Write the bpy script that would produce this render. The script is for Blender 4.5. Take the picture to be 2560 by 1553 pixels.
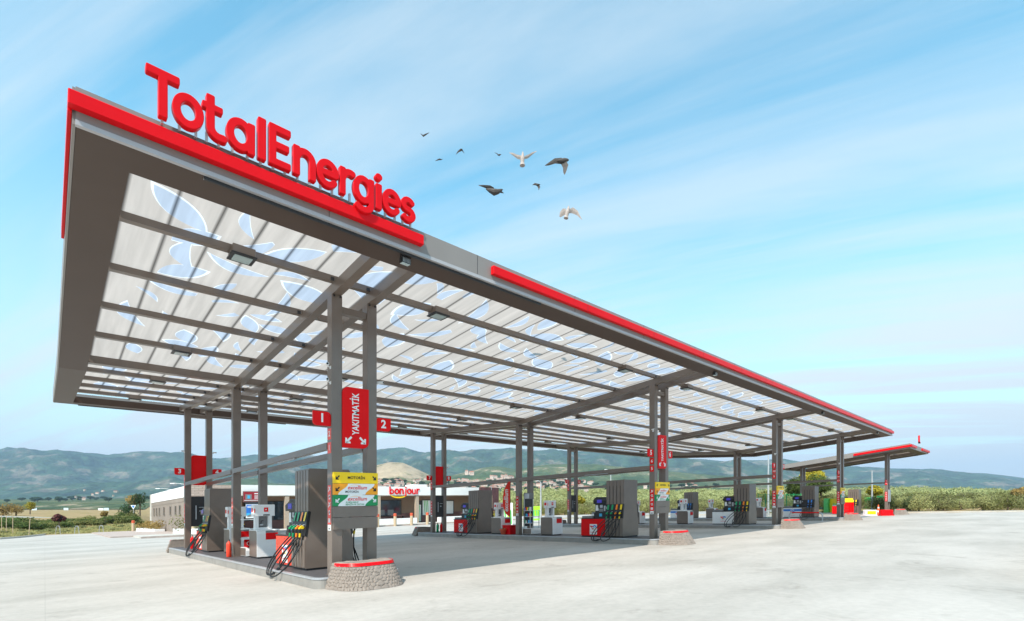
import bpy, bmesh, math, random
import numpy as np
from mathutils import Vector, Matrix, noise
for _o in list(bpy.data.objects): bpy.data.objects.remove(_o)
SC = bpy.context.scene
COL = SC.collection
R = math.radians
# ------------------------------------------------------------------ camera
A = R(46.8885); SA, CA = math.sin(A), math.cos(A)
F = 1248.11; EYE = 1.5; PX0 = 1280.0; PY0 = 1272.3; KS = 0.02766
cam_d = bpy.data.cameras.new('camera'); cam = bpy.data.objects.new('camera', cam_d); COL.objects.link(cam)
cam.location = (0, 0, EYE); cam.rotation_euler = (R(90), 0, A - R(90))
cam_d.sensor_width = 36; cam_d.lens = 36 * F / 2560; cam_d.shift_y = (PY0 - 776.5) / 2560
cam_d.clip_start = .05; cam_d.clip_end = 30000
SC.camera = cam
# ------------------------------------------------------------------ exposure
SC.view_settings.view_transform = 'Standard'; SC.view_settings.look = 'None'
SC.view_settings.gamma = 1; SC.view_settings.use_curve_mapping = False
SC.view_settings.exposure = 0.62
# ------------------------------------------------------------------ sun (travels +.855X +.39Y -1Z)
SUNV = Vector((-.855, -.39, 1)).normalized()
sun_el = math.asin(SUNV.z); sun_az = math.atan2(SUNV.y, SUNV.x)
sl = bpy.data.lights.new('sun', 'SUN'); sl.energy = 4.2; sl.angle = R(.6); sl.color = (1, .92, .82)
sun = bpy.data.objects.new('sun', sl); COL.objects.link(sun)
sun.rotation_euler = SUNV.to_track_quat('Z', 'Y').to_euler()
# ------------------------------------------------------------------ world: physical sky + thin cirrus
W = bpy.data.worlds.new('World'); SC.world = W; W.use_nodes = True
nt = W.node_tree; nt.nodes.clear()
def N(t, **k):
    n = nt.nodes.new(t)
    for a, b in k.items(): setattr(n, a, b)
    return n
def LK(a, b): nt.links.new(a, b)
wo = N('ShaderNodeOutputWorld'); bg = N('ShaderNodeBackground')
sky = N('ShaderNodeTexSky', sky_type='NISHITA'); sky.sun_disc = False
sky.sun_elevation = sun_el; sky.sun_rotation = math.pi / 2 - sun_az
sky.air_density = 1.3; sky.dust_density = .55; sky.ozone_density = 1.0; sky.altitude = 200
tint = N('ShaderNodeMix', data_type='RGBA', blend_type='MULTIPLY'); tint.inputs[0].default_value = 1
tint.inputs[7].default_value = (.92, 1.62, 1.48, 1)
geo = N('ShaderNodeTexCoord'); sep = N('ShaderNodeSeparateXYZ')
mx = N('ShaderNodeMath', operation='MAXIMUM'); mx.inputs[1].default_value = .0
ad = N('ShaderNodeMath', operation='ADD'); ad.inputs[1].default_value = .16
dx = N('ShaderNodeMath', operation='DIVIDE'); dy = N('ShaderNodeMath', operation='DIVIDE')
cmb = N('ShaderNodeCombineXYZ'); mp = N('ShaderNodeMapping'); mp.vector_type = 'TEXTURE'
mp.inputs['Rotation'].default_value = (0, 0, A + R(66)); mp.inputs['Scale'].default_value = (2.8, .40, 1)
ns = N('ShaderNodeTexNoise'); ns.inputs['Scale'].default_value = 1.05; ns.inputs['Detail'].default_value = 9; ns.inputs['Roughness'].default_value = .58
ns.inputs['Distortion'].default_value = .45
rp = N('ShaderNodeValToRGB'); rp.color_ramp.elements[0].position = .41; rp.color_ramp.elements[1].position = .62
rp.color_ramp.elements[1].color = (.52, .52, .52, 1)
hz = N('ShaderNodeMapRange'); hz.inputs['From Min'].default_value = .02; hz.inputs['From Max'].default_value = .56
hz.inputs['To Min'].default_value = 1.0; hz.inputs['To Max'].default_value = 0.03
hp = N('ShaderNodeMath', operation='POWER'); hp.inputs[1].default_value = 1.5
scr = N('ShaderNodeMath', operation='MAXIMUM')
a1 = N('ShaderNodeMath', operation='ADD'); a1.use_clamp = True
cm = N('ShaderNodeMix', data_type='RGBA'); cm.inputs[7].default_value = (4.6, 5.12, 5.4, 1)
LK(geo.outputs['Generated'], sep.inputs[0]); LK(sep.outputs['Z'], mx.inputs[0]); LK(mx.outputs[0], ad.inputs[0])
LK(sep.outputs['X'], dx.inputs[0]); LK(ad.outputs[0], dx.inputs[1]); LK(sep.outputs['Y'], dy.inputs[0]); LK(ad.outputs[0], dy.inputs[1])
LK(dx.outputs[0], cmb.inputs[0]); LK(dy.outputs[0], cmb.inputs[1]); LK(cmb.outputs[0], mp.inputs[0]); LK(mp.outputs[0], ns.inputs['Vector'])
LK(ns.outputs['Fac'], rp.inputs[0]); LK(sep.outputs['Z'], hz.inputs[0]); LK(hz.outputs[0], hp.inputs[0])
LK(rp.outputs[0], a1.inputs[0]); LK(hp.outputs[0], a1.inputs[1])
LK(sky.outputs[0], tint.inputs[6]); LK(tint.outputs[2], cm.inputs[6]); LK(a1.outputs[0], cm.inputs[0])
LK(cm.outputs[2], bg.inputs[0]); LK(bg.outputs[0], wo.inputs[0]); bg.inputs[1].default_value = .127
# ------------------------------------------------------------------ coordinates
KX, KY = KS * SA, -KS * CA
def G(x, y): return KX * x + KY * y            # the forecourt falls gently towards the left
def cam2(px, w):                                # picture column and distance -> X, Y
    u = (px - PX0) * w / F
    return u * SA + w * CA, -u * CA + w * SA
def at_ground(px, py):
    w = F * EYE / (py - (PY0 - KS * (px - PX0))); return cam2(px, w)
rnd = random.Random(7)
# ------------------------------------------------------------------ materials
MATS = {}
def mat(name, col, rough=.5, metal=0., var=.06, scale=6., bump=0., bscale=40., spec=.5, emit=None, alpha=None, coord='Object', stretch=(1, 1, 1)):
    m = bpy.data.materials.new(name); m.use_nodes = True; t = m.node_tree; b = t.nodes['Principled BSDF']
    b.inputs['Roughness'].default_value = rough; b.inputs['Metallic'].default_value = metal
    b.inputs['Specular IOR Level'].default_value = spec
    c4 = (*col, 1); b.inputs['Base Color'].default_value = c4
    if var or bump:
        tc = t.nodes.new('ShaderNodeTexCoord'); mpn = t.nodes.new('ShaderNodeMapping'); mpn.inputs['Scale'].default_value = stretch
        t.links.new(tc.outputs[coord], mpn.inputs[0])
    if var:
        n = t.nodes.new('ShaderNodeTexNoise'); n.inputs['Scale'].default_value = scale; n.inputs['Detail'].default_value = 6
        r = t.nodes.new('ShaderNodeValToRGB'); r.color_ramp.elements[0].position = .3; r.color_ramp.elements[1].position = .7
        r.color_ramp.elements[0].color = tuple(max(0, c * (1 - var)) for c in col) + (1,)
        r.color_ramp.elements[1].color = tuple(min(1, c * (1 + var)) for c in col) + (1,)
        t.links.new(mpn.outputs[0], n.inputs['Vector']); t.links.new(n.outputs['Fac'], r.inputs[0]); t.links.new(r.outputs[0], b.inputs['Base Color'])
    if bump:
        n = t.nodes.new('ShaderNodeTexNoise'); n.inputs['Scale'].default_value = bscale; n.inputs['Detail'].default_value = 5
        bp = t.nodes.new('ShaderNodeBump'); bp.inputs['Strength'].default_value = bump; bp.inputs['Distance'].default_value = .02
        t.links.new(mpn.outputs[0], n.inputs['Vector']); t.links.new(n.outputs['Fac'], bp.inputs['Height']); t.links.new(bp.outputs[0], b.inputs['Normal'])
    if emit:
        b.inputs['Emission Color'].default_value = (*emit[0], 1); b.inputs['Emission Strength'].default_value = emit[1]
    MATS[name] = m; return m
steel = mat('taupe_steel_paint', (.165, .127, .104), .30, .0, .10, 2.2, .015, 50, spec=.75)
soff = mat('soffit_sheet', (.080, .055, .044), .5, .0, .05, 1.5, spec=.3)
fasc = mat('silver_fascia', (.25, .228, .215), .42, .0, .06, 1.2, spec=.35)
fascl = mat('fascia_trim', (.42, .41, .42), .38, .1, .04)
red = mat('sign_red', (.70, .006, .011), .32, 0, .04, 3, spec=.12)
redp = mat('board_red', (.74, .006, .008), .35, 0, .04, 3, spec=.12)
redo = mat('faded_orange_red', (.82, .065, .03), .4, 0, .06, 4, spec=.3)
white = mat('white_enamel', (.80, .80, .80), .35, 0, .03)
whitew = mat('white_render', (.80, .79, .77), .7, 0, .05, .6)
black = mat('black_plastic', (.012, .013, .015), .38, 0, .2)
rubber = mat('hose_rubber', (.014, .016, .018), .45, 0, .1)
dark = mat('dark_metal', (.035, .035, .038), .4, .3, .1)
grey = mat('grey_plastic', (.20, .205, .21), .45, 0, .08)
lgrey = mat('light_grey_metal', (.48, .50, .53), .35, .4, .05)
green = mat('nozzle_green', (.0, .30, .11), .35, 0, .05)
orange = mat('nozzle_orange', (.90, .22, .01), .35, 0, .05)
yellow = mat('tag_yellow', (.86, .60, .01), .35, 0, .05)
blue = mat('tag_blue', (.03, .20, .62), .35, 0, .05)
boardg = mat('board_green', (.0, .25, .075), .4, 0, .03)
boardy = mat('board_yellow', (.93, .60, .0), .4, 0, .03)
boardo = mat('board_orange', (.93, .35, .01), .4, 0, .03)
ink = mat('ink_black', (.01, .01, .01), .5, 0, 0)
lens = mat('lamp_glass', (.42, .50, .50), .15, 0, .1)
glass = mat('window_glass', (.03, .045, .06), .06, 0, .3, 1.5, spec=.9)
screen = mat('display_screen', (.02, .02, .12), .1, 0, .1, emit=((.10, .08, .75), .25))
kerbm = mat('kerb_steel', (.29, .275, .255), .5, .1, .14, 3, .08, 40)
tile = mat('island_paving', (.085, .08, .085), .6, 0, .18, 7, .08, 50)
cone_o = mat('cone_orange', (.86, .12, .02), .5)
terra = mat('terracotta_pot', (.62, .10, .04), .6)
pinkred = mat('faded_red_film', (.85, .11, .09), .5, 0, .08, 12)
bark = mat('bark', (.12, .085, .06), .85, 0, .25, 8)
lime = mat('hi_vis_green', (.35, .80, .02), .5)
stripeg = mat('stripe_green', (.10, .52, .12), .45)
wood = mat('timber_post', (.50, .38, .25), .6)
oldred = mat('maroon_brick', (.085, .034, .038), .8, 0, .35, 3.0, .5, 14)
brownw = mat('brown_wall', (.235, .150, .100), .7, 0, .08, 1.2, .06, 14)
plumw = mat('plum_plinth', (.16, .075, .070), .7, 0, .10, 1.5, .1, 14)
sidew = mat('taupe_wall', (.26, .215, .18), .75, 0, .10, .5, .06, 14)
conc = mat('light_concrete', (.50, .47, .42), .8, 0, .10, 1.5, .1, 20)
pinkst = mat('path_stone', (.42, .34, .30), .8, 0, .15, 2)
galv = mat('galvanised', (.55, .57, .58), .4, .5, .05)
birdd = mat('dark_feather', (.06, .052, .048), .7, 0, .25, 30)
birdw = mat('pale_feather', (.40, .34, .31), .7, 0, .15, 30)

def brick_mat(name, c1, c2, mortar, scale, bw, rh, bumpd=.03):
    m = mat(name, c1, .8, 0, 0); t = m.node_tree; b = t.nodes['Principled BSDF']
    tc = t.nodes.new('ShaderNodeTexCoord'); sp = t.nodes.new('ShaderNodeSeparateXYZ'); ad_ = t.nodes.new('ShaderNodeMath'); ad_.operation = 'ADD'
    cb = t.nodes.new('ShaderNodeCombineXYZ'); br = t.nodes.new('ShaderNodeTexBrick')
    t.links.new(tc.outputs['Object'], sp.inputs[0]); t.links.new(sp.outputs[0], ad_.inputs[0]); t.links.new(sp.outputs[1], ad_.inputs[1])
    t.links.new(ad_.outputs[0], cb.inputs[0]); t.links.new(sp.outputs[2], cb.inputs[1]); t.links.new(cb.outputs[0], br.inputs['Vector'])
    br.inputs['Scale'].default_value = scale; br.inputs['Brick Width'].default_value = bw; br.inputs['Row Height'].default_value = rh
    br.inputs['Mortar Size'].default_value = .012; br.inputs['Color1'].default_value = (*c1, 1); br.inputs['Color2'].default_value = (*c2, 1); br.inputs['Mortar'].default_value = (*mortar, 1)
    t.links.new(br.outputs['Color'], b.inputs['Base Color'])
    bp = t.nodes.new('ShaderNodeBump'); bp.inputs['Strength'].default_value = .7; bp.inputs['Distance'].default_value = bumpd; bp.invert = True
    t.links.new(br.outputs['Fac'], bp.inputs['Height']); t.links.new(bp.outputs[0], b.inputs['Normal'])
    return m
ledge = brick_mat('ledgestone', (.56, .44, .37), (.46, .35, .29), (.24, .18, .15), 1.0, .62, .16)

def sheet_mat(name, col, stripes=True, cr=.63, rough_noise=True):
    """corrugated polycarbonate: lets the sun through, dark laps every .63 m"""
    m = bpy.data.materials.new(name); m.use_nodes = True; t = m.node_tree; t.nodes.clear()
    o = t.nodes.new('ShaderNodeOutputMaterial'); tr = t.nodes.new('ShaderNodeBsdfTranslucent'); df = t.nodes.new('ShaderNodeBsdfDiffuse')
    mxs = t.nodes.new('ShaderNodeMixShader'); mxs.inputs[0].default_value = .30
    tc = t.nodes.new('ShaderNodeTexCoord'); sp = t.nodes.new('ShaderNodeSeparateXYZ'); t.links.new(tc.outputs['Object'], sp.inputs[0])
    dv = t.nodes.new('ShaderNodeMath'); dv.operation = 'DIVIDE'; dv.inputs[1].default_value = cr
    fr = t.nodes.new('ShaderNodeMath'); fr.operation = 'FRACT'; pg = t.nodes.new('ShaderNodeMath'); pg.operation = 'PINGPONG'; pg.inputs[1].default_value = .5
    rp_ = t.nodes.new('ShaderNodeValToRGB'); e = rp_.color_ramp.elements; e[0].position = 0; e[0].color = (.20, .20, .20, 1); e[1].position = .075; e[1].color = (1, 1, 1, 1)
    e2 = rp_.color_ramp.elements.new(.022); e2.color = (.42, .42, .42, 1)
    t.links.new(sp.outputs[0], dv.inputs[0]); t.links.new(dv.outputs[0], fr.inputs[0]); t.links.new(fr.outputs[0], pg.inputs[0]); t.links.new(pg.outputs[0], rp_.inputs[0])
    mpn = t.nodes.new('ShaderNodeMapping'); mpn.inputs['Scale'].default_value = (5, .35, 1); n = t.nodes.new('ShaderNodeTexNoise'); n.inputs['Scale'].default_value = 1.3; n.inputs['Detail'].default_value = 5
    t.links.new(tc.outputs['Object'], mpn.inputs[0]); t.links.new(mpn.outputs[0], n.inputs['Vector'])
    r2 = t.nodes.new('ShaderNodeValToRGB'); r2.color_ramp.elements[0].position = .3; r2.color_ramp.elements[1].position = .7
    r2.color_ramp.elements[0].color = tuple(c * .86 for c in col) + (1,); r2.color_ramp.elements[1].color = tuple(min(1, c * 1.08) for c in col) + (1,)
    t.links.new(n.outputs['Fac'], r2.inputs[0])
    mu = t.nodes.new('ShaderNodeMix'); mu.data_type = 'RGBA'; mu.blend_type = 'MULTIPLY'; mu.inputs[0].default_value = 1
    t.links.new(r2.outputs[0], mu.inputs[6]); t.links.new(rp_.outputs[0], mu.inputs[7])
    for s in (tr, df): t.links.new(mu.outputs[2], s.inputs[0])
    t.links.new(tr.outputs[0], mxs.inputs[1]); t.links.new(df.outputs[0], mxs.inputs[2]); t.links.new(mxs.outputs[0], o.inputs[0])
    MATS[name] = m; return m
sheet = sheet_mat('polycarbonate_beige', (.52, .46, .42))
leafb = sheet_mat('polycarbonate_blue_print', (.44, .495, .59))
leafw = sheet_mat('polycarbonate_print_edge', (.76, .79, .86))

# ------------------------------------------------------------------ mesh builder
class MB:
    def __init__(s, ox=0., oy=0., oz=0., slope=True):
        s.v = []; s.f = []; s.m = []; s.ms = []; s.o = (ox, oy, oz); s.sl = slope
    def mi(s, m):
        if m not in s.ms: s.ms.append(m)
        return s.ms.index(m)
    def poly(s, pts, faces, m):
        b = len(s.v); s.v += [tuple(p) for p in pts]; k = s.mi(m)
        for f in faces: s.f.append([b + i for i in f]); s.m.append(k)
        return s
    def box(s, x0, x1, y0, y1, z0, z1, m):
        p = [(x0, y0, z0), (x1, y0, z0), (x1, y1, z0), (x0, y1, z0), (x0, y0, z1), (x1, y0, z1), (x1, y1, z1), (x0, y1, z1)]
        return s.poly(p, [(3, 2, 1, 0), (4, 5, 6, 7), (0, 1, 5, 4), (1, 2, 6, 5), (2, 3, 7, 6), (3, 0, 4, 7)], m)
    def bbox(s, x0, x1, y0, y1, z0, z1, m, c=.012):
        """box with its vertical and top edges chamfered"""
        c = min(c, (x1 - x0) / 3, (y1 - y0) / 3, (z1 - z0) / 3)
        def ring(i, z): return [(x0 + i, y0 + c, z), (x0 + c, y0 + i, z), (x1 - c, y0 + i, z), (x1 - i, y0 + c, z), (x1 - i, y1 - c, z), (x1 - c, y1 - i, z), (x0 + c, y1 - i, z), (x0 + i, y1 - c, z)]
        pts = ring(0, z0) + ring(0, z1 - c) + ring(c * .8, z1)
        fs = [tuple(range(7, -1, -1)), tuple(range(16, 24))]
        for r_ in (0, 8):
            for i in range(8): fs.append((r_ + i, r_ + (i + 1) % 8, r_ + 8 + (i + 1) % 8, r_ + 8 + i))
        return s.poly(pts, fs, m)
    def extr(s, poly2, fn, d0, d1, m):
        """extrude 2-D outline; fn(a,b,d)->xyz"""
        n = len(poly2); pts = [fn(a, b, d0) for a, b in poly2] + [fn(a, b, d1) for a, b in poly2]
        fs = [tuple(range(n)), tuple(range(2 * n - 1, n - 1, -1))] + [(i, n + i, n + (i + 1) % n, (i + 1) % n) for i in range(n)]
        return s.poly(pts, fs, m)
    def xz(s, poly2, y0, y1, m): return s.extr(poly2, lambda a, b, d: (a, d, b), y0, y1, m)
    def yz(s, poly2, x0, x1, m): return s.extr(poly2, lambda a, b, d: (d, a, b), x0, x1, m)
    def xy(s, poly2, z0, z1, m): return s.extr(poly2, lambda a, b, d: (a, b, d), z0, z1, m)
    def tube(s, path, r, m, n=8, caps=True):
        P = [Vector(p) for p in path]; rs = r if isinstance(r, (list, tuple)) else [r] * len(P)
        pts = []; up = None
        for i, p in enumerate(P):
            t = (P[min(i + 1, len(P) - 1)] - P[max(i - 1, 0)]).normalized()
            if up is None:
                up = Vector((0, 0, 1)) if abs(t.z) < .9 else Vector((1, 0, 0))
            a = t.cross(up).normalized(); b = a.cross(t).normalized(); up = b
            for k in range(n):
                th = 2 * math.pi * k / n; q = p + (a * math.cos(th) + b * math.sin(th)) * rs[i]; pts.append(tuple(q))
        fs = []
        for i in range(len(P) - 1):
            for k in range(n): fs.append((i * n + k, i * n + (k + 1) % n, (i + 1) * n + (k + 1) % n, (i + 1) * n + k))
        if caps: fs.append(tuple(range(n - 1, -1, -1))); fs.append(tuple(range((len(P) - 1) * n, len(P) * n)))
        return s.poly(pts, fs, m)
    def lathe(s, prof, cx, cy, m, n=16, cz=0.):
        pts = []; fs = []
        for r_, z in prof:
            for k in range(n): th = 2 * math.pi * k / n; pts.append((cx + r_ * math.cos(th), cy + r_ * math.sin(th), cz + z))
        for i in range(len(prof) - 1):
            for k in range(n): fs.append((i * n + k, i * n + (k + 1) % n, (i + 1) * n + (k + 1) % n, (i + 1) * n + k))
        fs.append(tuple(range(n - 1, -1, -1))); fs.append(tuple(range((len(prof) - 1) * n, len(prof) * n)))
        return s.poly(pts, fs, m)
    def text(s, txt, org, u, v, size, m, depth=.004, align='CENTER', shear=0., bold=0., sx=1.):
        c = bpy.data.curves.new('lettering', 'FONT'); c.body = txt; c.align_x = align; c.align_y = 'CENTER'; c.size = size; c.shear = shear; c.offset = bold * size; c.resolution_u = 3
        o = bpy.data.objects.new('lettering', c); COL.objects.link(o); me = o.to_mesh()
        U = Vector(u).normalized(); V = Vector(v).normalized(); Nn = U.cross(V); O_ = Vector(org)
        b0 = [tuple(O_ + U * (p.co.x * sx) + V * p.co.y + Nn * depth) for p in me.vertices]
        fs = [tuple(f.vertices) for f in me.polygons]
        s.poly(b0, fs, m); o.to_mesh_clear(); bpy.data.objects.remove(o); bpy.data.curves.remove(c); return s
    def build(s, name, parent=None, smooth=False):
        me = bpy.data.meshes.new(name); ox, oy, oz = s.o
        me.from_pydata([(x - ox, y - oy, z - oz + ((KX * (x - ox) + KY * (y - oy)) if s.sl else 0)) for x, y, z in s.v], [], s.f)
        for m in s.ms: me.materials.append(m)
        me.polygons.foreach_set('material_index', s.m)
        me.validate(); me.update()
        if not s.sl or True:
            bm = bmesh.new(); bm.from_mesh(me); bmesh.ops.recalc_face_normals(bm, faces=bm.faces); bm.to_mesh(me); bm.free()
        if smooth:
            me.polygons.foreach_set('use_smooth', [True] * len(me.polygons))
        o = bpy.data.objects.new(name, me); COL.objects.link(o)
        if parent is not None: o.parent = parent
        else: o.location = (ox, oy, oz)
        return o
def tag(o, label=None, cat=None, group=None, kind=None):
    if label: o['label'] = label
    if cat: o['category'] = cat
    if group: o['group'] = group
    if kind: o['kind'] = kind
    return o
def thing(name, label, cat, loc=(0, 0, 0), rz=0., group=None):
    o = bpy.data.objects.new(name, None); COL.objects.link(o); o.location = loc; o.rotation_euler.z = rz; o.empty_display_size = .2
    return tag(o, label, cat, group)
def kids(o): return [c for c in bpy.data.objects if c.parent == o]
def copy_tree(o, loc=None, rz=None, label=None, group=None, parent=None):
    c = o.copy(); COL.objects.link(c)
    if parent is not None: c.parent = parent
    for ch in o.children: copy_tree(ch, parent=c)
    if loc is not None: c.location = loc
    if rz is not None: c.rotation_euler.z = rz
    if label: c['label'] = label
    if group: c['group'] = group
    return c
def L(x, y, z=0.): return (x, y, G(x, y) + z)     # a spot on the sloping forecourt

# ------------------------------------------------------------------ measured plan
X1, DX, CS, GAP = 4.364, 12.565, .2287, .7963
YN, DY = 10.1515, 7.4416
IX = [X1 + DX * i for i in range(4)]; ICX = [x + (GAP + CS) / 2 for x in IX]
YC = [YN, YN + DY, YN + 2 * DY]
XL, XR, YF, YR, ZT, ZB = .268, 46.337, 7.856, 27.085, 6.635, 6.192
YV = 17.7
def S(y): return 5.54 + (.0667 * (YV - y) if y < YV else .077 * (y - YV))
ZI = .22

# ================================================================== THE SETTING
def ground_material(name, c, dark_c, sc=.25, fine=9.):
    m = bpy.data.materials.new(name); m.use_nodes = True; t = m.node_tree; b = t.nodes['Principled BSDF']; b.inputs['Roughness'].default_value = .75
    b.inputs['Specular IOR Level'].default_value = .25
    tc = t.nodes.new('ShaderNodeTexCoord'); mpn = t.nodes.new('ShaderNodeMapping'); mpn.inputs['Rotation'].default_value = (0, 0, R(-18)); mpn.inputs['Scale'].default_value = (.7, 1.5, 1)
    n1 = t.nodes.new('ShaderNodeTexNoise'); n1.inputs['Scale'].default_value = sc; n1.inputs['Detail'].default_value = 6; n1.inputs['Roughness'].default_value = .62
    n2 = t.nodes.new('ShaderNodeTexNoise'); n2.inputs['Scale'].default_value = fine; n2.inputs['Detail'].default_value = 8
    r1 = t.nodes.new('ShaderNodeValToRGB'); r1.color_ramp.elements[0].position = .34; r1.color_ramp.elements[0].color = (*dark_c, 1)
    r1.color_ramp.elements[1].position = .62; r1.color_ramp.elements[1].color = (*c, 1)
    mxn = t.nodes.new('ShaderNodeMix'); mxn.data_type = 'RGBA'; mxn.blend_type = 'MULTIPLY'; mxn.inputs[0].default_value = .25
    t.links.new(tc.outputs['Object'], mpn.inputs[0]); t.links.new(mpn.outputs[0], n1.inputs['Vector']); t.links.new(tc.outputs['Object'], n2.inputs['Vector'])
    t.links.new(n1.outputs['Fac'], r1.inputs[0]); t.links.new(r1.outputs[0], mxn.inputs[6]); t.links.new(n2.outputs['Fac'], mxn.inputs[7])
    t.links.new(mxn.outputs[2], b.inputs['Base Color'])
    n3 = t.nodes.new('ShaderNodeTexNoise'); n3.inputs['Scale'].default_value = .75; n3.inputs['Detail'].default_value = 9; n3.inputs['Roughness'].default_value = .72; n3.inputs['Distortion'].default_value = .8
    r3 = t.nodes.new('ShaderNodeValToRGB'); r3.color_ramp.elements[0].position = .56; r3.color_ramp.elements[0].color = (1, 1, 1, 1); r3.color_ramp.elements[1].position = .74; r3.color_ramp.elements[1].color = (.62, .60, .58, 1)
    m3 = t.nodes.new('ShaderNodeMix'); m3.data_type = 'RGBA'; m3.blend_type = 'MULTIPLY'; m3.inputs[0].default_value = .8
    t.links.new(tc.outputs['Object'], n3.inputs['Vector']); t.links.new(n3.outputs['Fac'], r3.inputs[0]); t.links.new(mxn.outputs[2], m3.inputs[6]); t.links.new(r3.outputs[0], m3.inputs[7]); mxn = m3
    # saw-cut joints of the slabs
    sp = t.nodes.new('ShaderNodeSeparateXYZ'); t.links.new(tc.outputs['Object'], sp.inputs[0]); last = mxn.outputs[2]
    for ax, per in ((0, 6.28), (1, 5.0)):
        dv = t.nodes.new('ShaderNodeMath'); dv.operation = 'DIVIDE'; dv.inputs[1].default_value = per
        fr = t.nodes.new('ShaderNodeMath'); fr.operation = 'FRACT'; gt = t.nodes.new('ShaderNodeMath'); gt.operation = 'LESS_THAN'; gt.inputs[1].default_value = .0022
        ml = t.nodes.new('ShaderNodeMath'); ml.operation = 'MULTIPLY'; ml.inputs[1].default_value = .13
        mm = t.nodes.new('ShaderNodeMix'); mm.data_type = 'RGBA'; mm.inputs[7].default_value = (.12, .11, .10, 1)
        t.links.new(sp.outputs[ax], dv.inputs[0]); t.links.new(dv.outputs[0], fr.inputs[0]); t.links.new(fr.outputs[0], gt.inputs[0]); t.links.new(gt.outputs[0], ml.inputs[0])
        t.links.new(ml.outputs[0], mm.inputs[0]); t.links.new(last, mm.inputs[6]); last = mm.outputs[2]
    t.links.new(last, b.inputs['Base Color'])
    bp = t.nodes.new('ShaderNodeBump'); bp.inputs['Strength'].default_value = .12; bp.inputs['Distance'].default_value = .01
    t.links.new(n2.outputs['Fac'], bp.inputs['Height']); t.links.new(bp.outputs[0], b.inputs['Normal'])
    return m
gm = ground_material('forecourt_concrete', (.57, .53, .485), (.43, .40, .36))

def field_material(name, cols, sc, detail=8):
    m = bpy.data.materials.new(name); m.use_nodes = True; t = m.node_tree; b = t.nodes['Principled BSDF']; b.inputs['Roughness'].default_value = .95; b.inputs['Specular IOR Level'].default_value = .1
    tc = t.nodes.new('ShaderNodeTexCoord'); n1 = t.nodes.new('ShaderNodeTexNoise'); n1.inputs['Scale'].default_value = sc; n1.inputs['Detail'].default_value = detail; n1.inputs['Roughness'].default_value = .65
    r1 = t.nodes.new('ShaderNodeValToRGB'); el = r1.color_ramp.elements
    while len(el) < len(cols): el.new(.5)
    for i, (p, c) in enumerate(cols): el[i].position = p; el[i].color = (*c, 1)
    t.links.new(tc.outputs['Object'], n1.inputs['Vector']); t.links.new(n1.outputs['Fac'], r1.inputs[0]); t.links.new(r1.outputs[0], b.inputs['Base Color'])
    return m
verge = field_material('dry_grass', [(.30, (.15, .15, .05)), (.42, (.26, .21, .09)), (.55, (.36, .25, .14)), (.72, (.22, .19, .08))], .16, 12)
fieldm = field_material('valley_fields', [(.32, (.035, .065, .02)), (.44, (.07, .10, .03)), (.52, (.26, .20, .10)), (.60, (.10, .12, .04)), (.72, (.05, .08, .025))], .012)
def wooded(name, big, bigsc, finesc, lo, hi, bump=1.0, bdist=6.):
    """land cover: large patches, broken up by tree-sized mottling"""
    m = field_material(name, big, bigsc, 14); t = m.node_tree; b = t.nodes['Principled BSDF']; src = b.inputs['Base Color'].links[0].from_socket
    tc = t.nodes.new('ShaderNodeTexCoord'); v = t.nodes.new('ShaderNodeTexVoronoi'); v.inputs['Scale'].default_value = finesc; n = t.nodes.new('ShaderNodeTexNoise'); n.inputs['Scale'].default_value = finesc * .35; n.inputs['Detail'].default_value = 8; n.inputs['Roughness'].default_value = .7
    t.links.new(tc.outputs['Object'], v.inputs['Vector']); t.links.new(tc.outputs['Object'], n.inputs['Vector'])
    rr_ = t.nodes.new('ShaderNodeMapRange'); rr_.inputs['From Min'].default_value = .32; rr_.inputs['From Max'].default_value = .68; rr_.inputs['To Min'].default_value = lo; rr_.inputs['To Max'].default_value = hi
    t.links.new(n.outputs['Fac'], rr_.inputs[0]); cb = t.nodes.new('ShaderNodeVectorMath'); cb.operation = 'SCALE'; t.links.new(src, cb.inputs[0]); t.links.new(rr_.outputs[0], cb.inputs['Scale']); t.links.new(cb.outputs[0], b.inputs['Base Color'])
    bp = t.nodes.new('ShaderNodeBump'); bp.invert = True; bp.inputs['Strength'].default_value = bump; bp.inputs['Distance'].default_value = bdist; t.links.new(v.outputs['Distance'], bp.inputs['Height']); t.links.new(bp.outputs[0], b.inputs['Normal'])
    return m
hillm = wooded('wooded_hill', [(.30, (.016, .042, .024)), (.50, (.030, .062, .030)), (.555, (.045, .070, .040)), (.60, (.145, .125, .09)), (.67, (.05, .075, .045))], .0046, .026, .35, 1.8, 1.0, 14.)
tanm = wooded('dry_hill', [(.40, (.040, .070, .026)), (.50, (.07, .10, .040)), (.58, (.12, .13, .06)), (.62, (.36, .28, .19)), (.72, (.15, .14, .07))], .0075, .10, .6, 1.4, .9, 4.)
asph = mat('asphalt', (.12, .12, .12), .9, 0, .1)

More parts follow.
